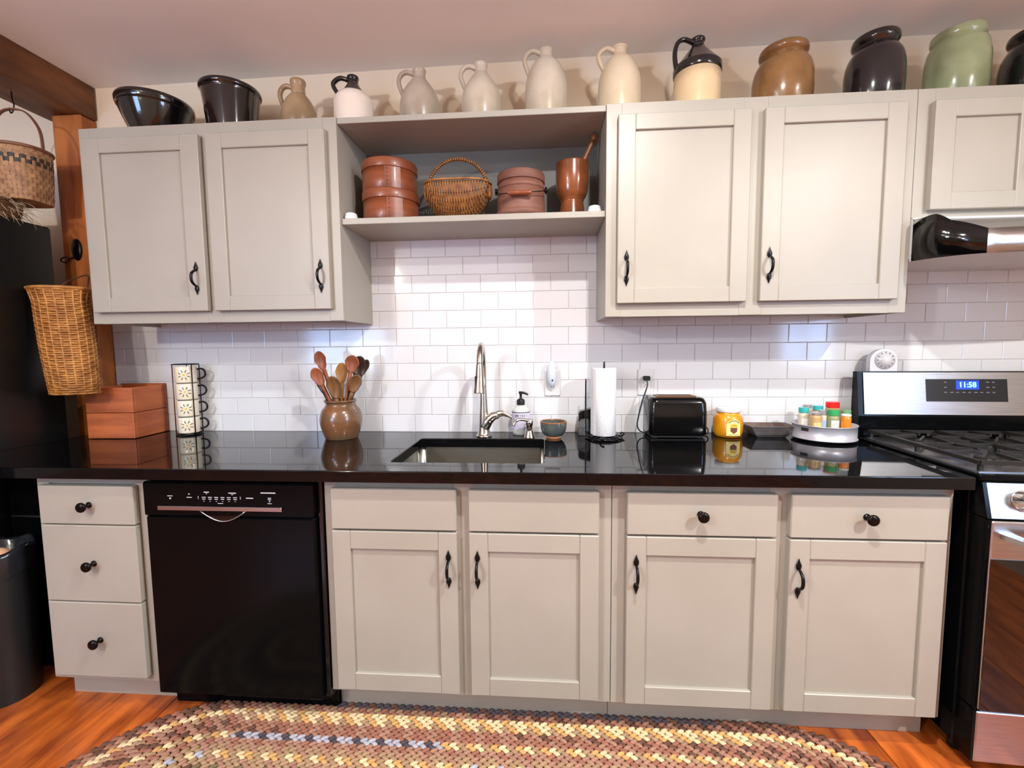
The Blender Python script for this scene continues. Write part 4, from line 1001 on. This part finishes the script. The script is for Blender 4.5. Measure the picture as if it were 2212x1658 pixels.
m = MB(); m.tube([tpt(2*PI*i/48, HT+.003, .002) for i in range(48)], .0065, 8, closed=True); m.build('rim', 'tallwicker', t)
m = MB(); pts = [tpt(2*PI*i/32, 0.004) for i in range(32)]; m.add(pts, [tuple(range(32))]); m.build('bottom', 'wicker_d', t)
m = MB(); m.tube(smoothpts([(-.03+.04, .06, HT-.02), (-.03+.045, .075, HT+.03), (-.02, .105, HT+.075), (-.03-.075, .075, HT+.03), (-.03-.07, .055, HT-.02)], 6), .003, 6); m.build('hanging_loop', 'wicker_d', t)
t = thing('iron_latch', 'dark oval iron piece with ring fixed to the orange post', 'latch', (-1.352, -0.0695, 0.835))
MB().lathe([(0.040, 0), (0.040, .004), (0.034, .007), (.0005, .008)], seg=28, mat=Matrix.Rotation(PI/2, 3, 'X'), sx=.62, sy=1.2).build('plate', 'bronze', t)
MB().tube([(-.052+.020*math.cos(a), -.010+.003*math.sin(a), -.045+.012*math.sin(a)) for a in [2*PI*i/20 for i in range(20)]], .003, 6, closed=True).build('ring', 'iron', t)
MB().tube([(-.030,-.007,-.040),(-.010,-.004,-.030)], .003, 6).build('link', 'iron', t)
# on top of refrigerator
t = thing('brown_fibre_basket', 'low brown fibre basket lying on top of the refrigerator', 'basket', (-1.505, -0.335, 0.906))
m = MB()
for q in range(7):
    rr = .125 + .012*math.sin(q/6*PI*.6); m.tube([(rr*math.cos(a)*1.08, rr*math.sin(a), .007+.0105*q+.002*math.sin(3*a+q)) for a in [2*PI*i/36 for i in range(36)]], .0062, 6, closed=True)
m.build('coils', 'burlap', t)
m = MB(); m.lathe([(0.128, .002), (0.130, .05), (0.124, .066), (0.09, .060), (.0005, .058)], seg=30, sx=1.06); m.build('lining', 'burlap', t)
m = MB(); rnd = random.Random(3)
for i in range(150):
    a = rnd.uniform(-.5, 1.2); b = Vector((-1.40+rnd.uniform(-.05, .03), -.285+rnd.uniform(-.06, .05), .950+rnd.uniform(-.005, .02))); pts = [b]
    d = Vector((rnd.uniform(.0, .9), rnd.uniform(-.5, .5), rnd.uniform(-.2, .9)))
    for j in range(5):
        b = b + d*.016; d = d + Vector((rnd.uniform(-.3, .35), rnd.uniform(-.4, .4), rnd.uniform(-.75, .15))); 
        if b.x < -1.345 and b.z < .912: b.z = .912
        pts.append(b.copy())
    m.tube(pts, [.0011]*5+[.0005], 3)
o = m.build('dried_grass', 'grass', fixn=False); o['kind'] = 'stuff'; tag(o, 'wispy pale dried grass spilling over the top of the refrigerator', 'dried grass')
# bin
t = thing('trash_bin', 'black trash bin with liner on the floor left of the drawers', 'trash bin', (-1.238, -0.565, ZF))
MB().lathe(prof_smooth([(0.088, 0), (0.091, .004), (0.104, .50), (0.105, .515)], 3), seg=36, cap1=False).build('bucket', 'trash', t)
m = MB(); vs = []; n_ = 48
for rr, zz in ((.1075, .468), (.109, .50), (.108, .545), (.103, .560), (.095, .552), (.088, .48), (.0005, .44)):
    for i in range(n_):
        a = 2*PI*i/n_; k_ = 1 + (.008*math.sin(7*a+zz*30) if rr > .05 else 0); vs.append((rr*k_*math.cos(a), rr*k_*math.sin(a), zz + .007*math.sin(5*a+1)))
m.add(vs, [(j*n_+i, j*n_+(i+1) % n_, (j+1)*n_+(i+1) % n_, (j+1)*n_+i) for j in range(6) for i in range(n_)], True); m.build('liner', 'bag', t)
m = MB(); m.ell((0.02, -.02, .515), .06, .055, .045, 14, 9); m.build('waste_paper', 'peach', t)

# ================================================================== RANGE
RA = math.radians(-3.6)
t = thing('gas_range', 'stainless steel gas range with black side at the right edge', 'range', (1.972, -0.652, ZF), RA)
F = -ZF  # countertop height in local z
MB().box(0, .760, .03, .60, .045, F-.012, .004).build('side_body', 'black_app', t)
for xx in (.04, .72):
    for yy in (.07, .55): MB().lathe([(0.018, 0), (0.018, .046)], (xx, yy, 0), 12).build('foot', 'black_matte', t)
# cooktop
ck = MB(); ck.box(0, .760, .0, .575, F-.011, F+.006, .003); ck = ck.build('cooktop', 'black_app', t)
MB().box(.02, .740, .03, .545, F+.0062, F+.0085).build('burner_pan', 'steel', ck)
# front control panel, slanted
m = MB(); m.prism([(.03, F-.012), (-.006, F-.014), (-.030, F-.108), (.03, F-.108)], .012, .748, 'x'); cp = m.build('control_panel', 'steel', t)
m = MB(); m.prism([(.031, F-.0115), (-.005, F-.0135), (-.029, F-.109), (.031, F-.109)], .002, .0115, 'x'); m.build('panel_end', 'black_app', t)
nrm = Vector((0, -math.cos(.25), math.sin(.25)*-1)).normalized(); mt = Vector((0, -.97, .25)).to_track_quat('Z', 'Y').to_matrix()
for xx in (.095, .235, .38, .525, .665):
    m = MB(); m.lathe([(0.030, 0), (0.030, .004), (0.026, .008), (0.0245, .030), (0.022, .034), (.0005, .035)], (xx, -.018, F-.060), 28, mat=mt); kb = m.build('burner_knob', 'chrome', t)
# oven door
dr = MB().box(.010, .750, -.036, .028, F-.672, F-.1145, .003).build('oven_door', 'steel', t)
MB().box(.0105, .7495, -.0385, -.0355, F-.672, F-.222, .001).build('window_glass', 'glass_dark', dr)
MB().box(.003, .0095, -.030, .029, F-.672, F-.113).build('door_edge', 'black_app', dr)
m = MB(); m.box(.045, .715, -.092, -.070, F-.168, F-.146, .008); m.build('handle', 'steel', dr)
for xx in (.045, .690): MB().prism([(xx, -.088), (xx+.025, -.088), (xx+.025, -.0365), (xx-.012, -.0365)], F-.164, F-.150, 'z').build('handle_bracket', 'steel', dr)
MB().box(.010, .750, -.034, .028, .042, F-.678, .003).build('storage_drawer', 'steel', t)
MB().box(.003, .0095, -.030, .029, .042, F-.678).build('drawer_edge', 'black_app', t)
# backguard
bg = MB(); bg.prism([(.560, F-.008), (.612, F-.008), (.612, F+.268), (.585, F+.268), (.560, F+.09)], .0, .760, 'x'); bg = bg.build('backguard', 'black_app', t)
m = MB(); m.prism([(.5565, F+.098), (.5605, F+.098), (.5840, F+.264), (.5800, F+.264)], .020, .740, 'x'); st = m.build('backguard_face', 'steel', bg)
def bgp(xx, zz, d): f = (zz-.098)/.166; return (xx, .5565+.0235*f-d, F+zz)
def bgrect(m, x0, x1, z0, z1, d): m.add([bgp(x0, z0, d), bgp(x1, z0, d), bgp(x1, z1, d), bgp(x0, z1, d)], [(0,1,2,3)])
m = MB(); vs = [bgp(a, b, .001) for a, b in ((.245,.150),(.530,.150),(.530,.238),(.245,.238))] + [bgp(a, b, -.001) for a, b in ((.245,.150),(.530,.150),(.530,.238),(.245,.238))]
m.add(vs, [(0,1,2,3),(0,4,5,1),(1,5,6,2),(2,6,7,3),(3,7,4,0)]); dp = m.build('display_panel', 'disp', st)
m = MB(); bgrect(m, .352, .432, .198, .232, .0013); m.build('lit_display', 'lcd', dp)
m = MB(); text_mb(m, '11:58', .028, lambda a, b: bgp(.392+a, .215+b, .0016), .0006); m.build('clock_digits', 'digits', dp)
m = MB()
for r_i, zz in enumerate((.226, .206, .186)):
    for q in range(9):
        xx = .315+.021*q
        if r_i < 2 and .335 < xx < .445: continue
        bgrect(m, xx-.006, xx+.004+.002*(q % 2), zz-.0018, zz+.0018, .0014)
m.build('button_marks', 'mark_d', dp)
# grates
def bar(m, x0, y0, z0, x1, y1, z1, w_=.009, h_=.012):
    d = Vector((x1-x0, y1-y0, 0)); n_ = Vector((-d.y, d.x, 0)).normalized()*w_/2; A = Vector((x0, y0, z0)); B = Vector((x1, y1, z1)); u = Vector((0, 0, h_))
    m.add([A-n_, A+n_, B+n_, B-n_, A-n_+u, A+n_+u, B+n_+u, B-n_+u], [(0,3,2,1),(4,5,6,7),(0,1,5,4),(1,2,6,5),(2,3,7,6),(3,0,4,7)])
for gi, (gx0, gx1) in enumerate(((.025, .262), (.267, .493), (.498, .735))):
    m = MB(); gy0, gy1 = .035, .535; zt = F+.032
    for a in ((gx0, gy0, gx1, gy0), (gx1, gy0, gx1, gy1), (gx1, gy1, gx0, gy1), (gx0, gy1, gx0, gy0), (gx0, .285, gx1, .285)): bar(m, a[0], a[1], zt-.004, a[2], a[3], zt-.004)
    cx_ = (gx0+gx1)/2
    for cy_ in (.16, .41):
        for q in range(8):
            a = q*PI/4; 
            ex = cx_ + (.112*math.cos(a) if abs(math.cos(a)) > .1 else 0); ey = cy_ + (.12*math.sin(a) if abs(math.sin(a)) > .1 else 0)
            bar(m, cx_+.032*math.cos(a), cy_+.032*math.sin(a), zt+.002, max(gx0, min(gx1, ex)), max(gy0, min(gy1, ey)), zt-.003, .007, .011)
    for cx2 in (gx0+.006, gx1-.006):
        for cy2 in (gy0+.006, gy1-.006, .285): m.box(cx2-.005, cx2+.005, cy2-.005, cy2+.005, F+.0085, zt)
    m.build('grate', 'castiron', t)
    if gi != 1:
        for cy_ in (.16, .41):
            m = MB(); m.lathe([(0.045, F+.0085), (0.045, F+.013), (0.034, F+.016), (0.034, F+.022), (0.03, F+.024), (.0005, F+.024)], (cx_, cy_, 0), 28); m.build('burner_cap', 'castiron', t)
# timer on the backguard
t = thing('kitchen_timer', 'white arched dial kitchen timer standing on top of the range backguard', 'timer', (2.112, -0.054, 0.2685), RA)
arch = [(-.050, 0), (.050, 0), (.050, .045)] + [(.050*math.cos(a), .045+.045*math.sin(a)) for a in [PI*i/14 for i in range(1, 14)]] + [(-.050, .045)]
MB().prism(arch, -.012, .014, 'y', False).build('case', 'white_plastic', t)
MB().lathe([(0.0375, 0), (0.0375, .003), (0.022, .0035), (0.020, .010), (.0005, .011)], (.004, -.012, .046), 32, mat=Matrix.Rotation(PI/2, 3, 'X')).build('dial', 'white_plastic', t)
m = MB()
for q in range(12):
    a = 2*PI*q/12; c_, s_ = math.cos(a), math.sin(a); cx_, cz_ = .004+.0295*c_, .046+.0295*s_
    m.add([(cx_+u*c_-v*s_, -.0154, cz_+u*s_+v*c_) for u, v in ((-.0035,-.0018),(.0035,-.0018),(.0035,.0018),(-.0035,.0018))], [(0,1,2,3)])
m.build('dial_marks', 'mark_d', t)

# ================================================================== RANGE HOOD
W()
t = thing('range_hood', 'under-cabinet range hood with black curved side and steel centre', 'range hood', (2.39, -0.2, 0.66))
plan = [(2.012, -.305), (2.020, -.36), (2.036, -.41), (2.060, -.455), (2.092, -.488)]; P = [(v.x, v.y) for v in smoothpts([(a, b, 0) for a, b in plan], 5)]
mid = [(2.092+ (2.39-2.092)*i/8, -.488-.022*math.sin(PI/2*i/8)) for i in range(9)]
def hz_top(f): return .786 + .018*math.sin(PI*min(1, f/.55))*(f < .55) - .058*max(0, (f-.35)/.65)**1.2
def wallstrip(pts, tops, bots, th=.006):
    m = MB(); n_ = len(pts); vs = [(a, b, z) for (a, b), z in zip(pts, tops)] + [(a, b, z) for (a, b), z in zip(pts, bots)]
    inn = [(a+.004, b+th) for a, b in pts]; vs += [(a, b, z) for (a, b), z in zip(inn, tops)] + [(a, b, z) for (a, b), z in zip(inn, bots)]
    fs = []
    for i in range(n_-1):
        fs += [(i, i+1, n_+i+1, n_+i), (2*n_+i+1, 2*n_+i, 3*n_+i, 3*n_+i+1), (i+1, i, 2*n_+i, 2*n_+i+1), (n_+i, n_+i+1, 3*n_+i+1, 3*n_+i)]
    m.add(vs, fs, True); return m
tops = [hz_top(i/(len(P)-1)) for i in range(len(P))]; bots = [.664-.010*i/(len(P)-1) for i in range(len(P))]
wallstrip(P, tops, bots).build('black_side', 'black_gloss', t)
tm = [.728]*9; bm_ = [.654]*9
wallstrip(mid, tm, bm_).build('steel_front', 'steel', t)
mir = lambda Q: [(2*2.39-a, b) for a, b in Q][::-1]
wallstrip(mir(mid), tm, bm_).build('steel_front', 'steel', t)
wallstrip(mir(P), tops[::-1], bots[::-1]).build('black_side', 'black_gloss', t)
MB().box(2.012, 2.768, -.303, -.004, .684, .8115).build('body', 'hood_under', t)
full = P + mid[1:] + mir(mid)[1:] + mir(P)[1:]
m = MB(); n_ = len(full); m.add([(a, b+.007, .664) for a, b in full] + [(a, b+.007, .670) for a, b in full], [tuple(range(n_)), tuple(range(2*n_-1, n_-1, -1))] + [(i, (i+1) % n_, n_+(i+1) % n_, n_+i) for i in range(n_)]); m.build('underside', 'hood_under', t)
m = MB(); tp = tops + [.728]*8 + [.728]*8 + tops[::-1][1:]; n_ = len(full)
m.add([(a, b+.004, z-.002) for (a, b), z in zip(full, tp)] + [(a, -.3035, .806) for a, b in full], [(i, i+1, n_+i+1, n_+i) for i in range(n_-1)], True); m.build('top_cover', 'steel', t)
MB().box(2.012, 2.768, -.300, -.004, .672, .684).build('back_underside', 'hood_under', t)
L()

# ================================================================== BRAIDED RUG
import numpy as np
rg = thing('braided_rug', 'oval braided rug in brown, rust and cream on the floor before cabinets', 'rug', (0.58, -1.02, ZF))
pal = {'tan': (164,134,104), 'brown': (104,74,62), 'rust': (150,102,84), 'cream': (218,194,152), 'gold': (200,156,98), 'blue': (168,166,176), 'navy': (78,72,78), 'olive': (120,104,78), 'pink': (162,122,102)}
palL = {k_: np.array(lin(v)) for k_, v in pal.items()}
ringsets = [('brown','brown','rust'), ('rust','pink','brown'), ('cream','gold','cream'), ('cream','tan','gold'), ('rust','pink','rust'), ('pink','rust','brown'), ('gold','cream','tan'), ('pink','rust','pink'), ('tan','pink','tan'), ('cream','gold','tan'), ('tan','olive','pink'), ('olive','tan','brown')]
altsets = [('navy','brown','navy'), ('rust','pink','tan'), ('pink','cream','pink'), ('pink','tan','rust'), ('brown','rust','pink'), ('rust','pink','rust'), ('blue','navy','blue'), ('blue','tan','pink'), ('pink','rust','tan'), ('cream','blue','tan'), ('tan','pink','tan'), ('tan','olive','pink')]
LX, RR, step = 0.85, 0.48, 0.0235
lobev = []; SG, RN = 6, 5
for i in range(RN+1):
    th = PI*i/RN
    for k_ in range(SG): a = 2*PI*k_/SG; lobev.append((math.cos(th), math.sin(th)*math.cos(a), math.sin(th)*math.sin(a)))
lobev = np.array(lobev); lobef = []
for i in range(RN):
    for k_ in range(SG): k2 = (k_+1) % SG; lobef.append((i*SG+k_, i*SG+k2, (i+1)*SG+k2, (i+1)*SG+k_))
lobef = np.array(lobef)
rng = np.random.default_rng(5)
q = 0; R = RR - step/2
while R > 0.012:
    per = 4*LX + 2*PI*R; n_ = int(per/0.026); V = []; Fc = []; C = []
    cs = [palL[c_] for c_ in ringsets[q % len(ringsets)]]; cs2 = [palL[c_] for c_ in altsets[q % len(altsets)]]
    for row in (0, 1):
        for i in range(n_):
            s_ = (i + .5*row)*per/n_ % per; rr = R + (row-.5)*step*.48
            if s_ < 2*LX: p0 = np.array((-LX+s_, rr)); tg = np.array((1., 0.)); nn = np.array((0., 1.))
            elif s_ < 2*LX+PI*R: a = (s_-2*LX)/R; nn = np.array((math.sin(a), math.cos(a))); p0 = np.array((LX, 0))+nn*rr; tg = np.array((math.cos(a), -math.sin(a)))
            elif s_ < 4*LX+PI*R: d = s_-2*LX-PI*R; p0 = np.array((LX-d, -rr)); tg = np.array((-1., 0.)); nn = np.array((0., -1.))
            else: a = (s_-4*LX-PI*R)/R; nn = np.array((-math.sin(a), -math.cos(a))); p0 = np.array((-LX, 0))+nn*rr; tg = np.array((-math.cos(a), math.sin(a)))
            ca, sa = math.cos(.55), math.sin(.55)*(1 if row else -1)
            e1 = tg*ca + nn*sa; e2 = -tg*sa + nn*ca
            P_ = np.empty((len(lobev), 3)); P_[:, :2] = p0 + lobev[:, :1]*e1*.0150 + lobev[:, 1:2]*e2*.0082; P_[:, 2] = .0062 + lobev[:, 2]*.0060
            V.append(P_); Fc.append(lobef + len(lobev)*(len(V)-1))
            mixp = .5+.5*math.sin(s_*1.7+q*1.3); base = cs if mixp < .72 else cs2
            C.append(np.repeat((base[(i+row) % 3]*rng.uniform(.9, 1.1))[None, :], len(lobev), 0))
    V = np.concatenate(V); Fc = np.concatenate(Fc); C = np.concatenate(C); C[:, 3] = 1
    me = bpy.data.meshes.new('braid'); me.from_pydata(V.tolist(), [], Fc.tolist()); me.polygons.foreach_set('use_smooth', [True]*len(Fc))
    ca_ = me.color_attributes.new('Col', 'FLOAT_COLOR', 'POINT'); ca_.data.foreach_set('color', C.astype(np.float32).ravel())
    me.materials.append(MT['rug']); link('braid', me, rg)
    R -= step; q += 1
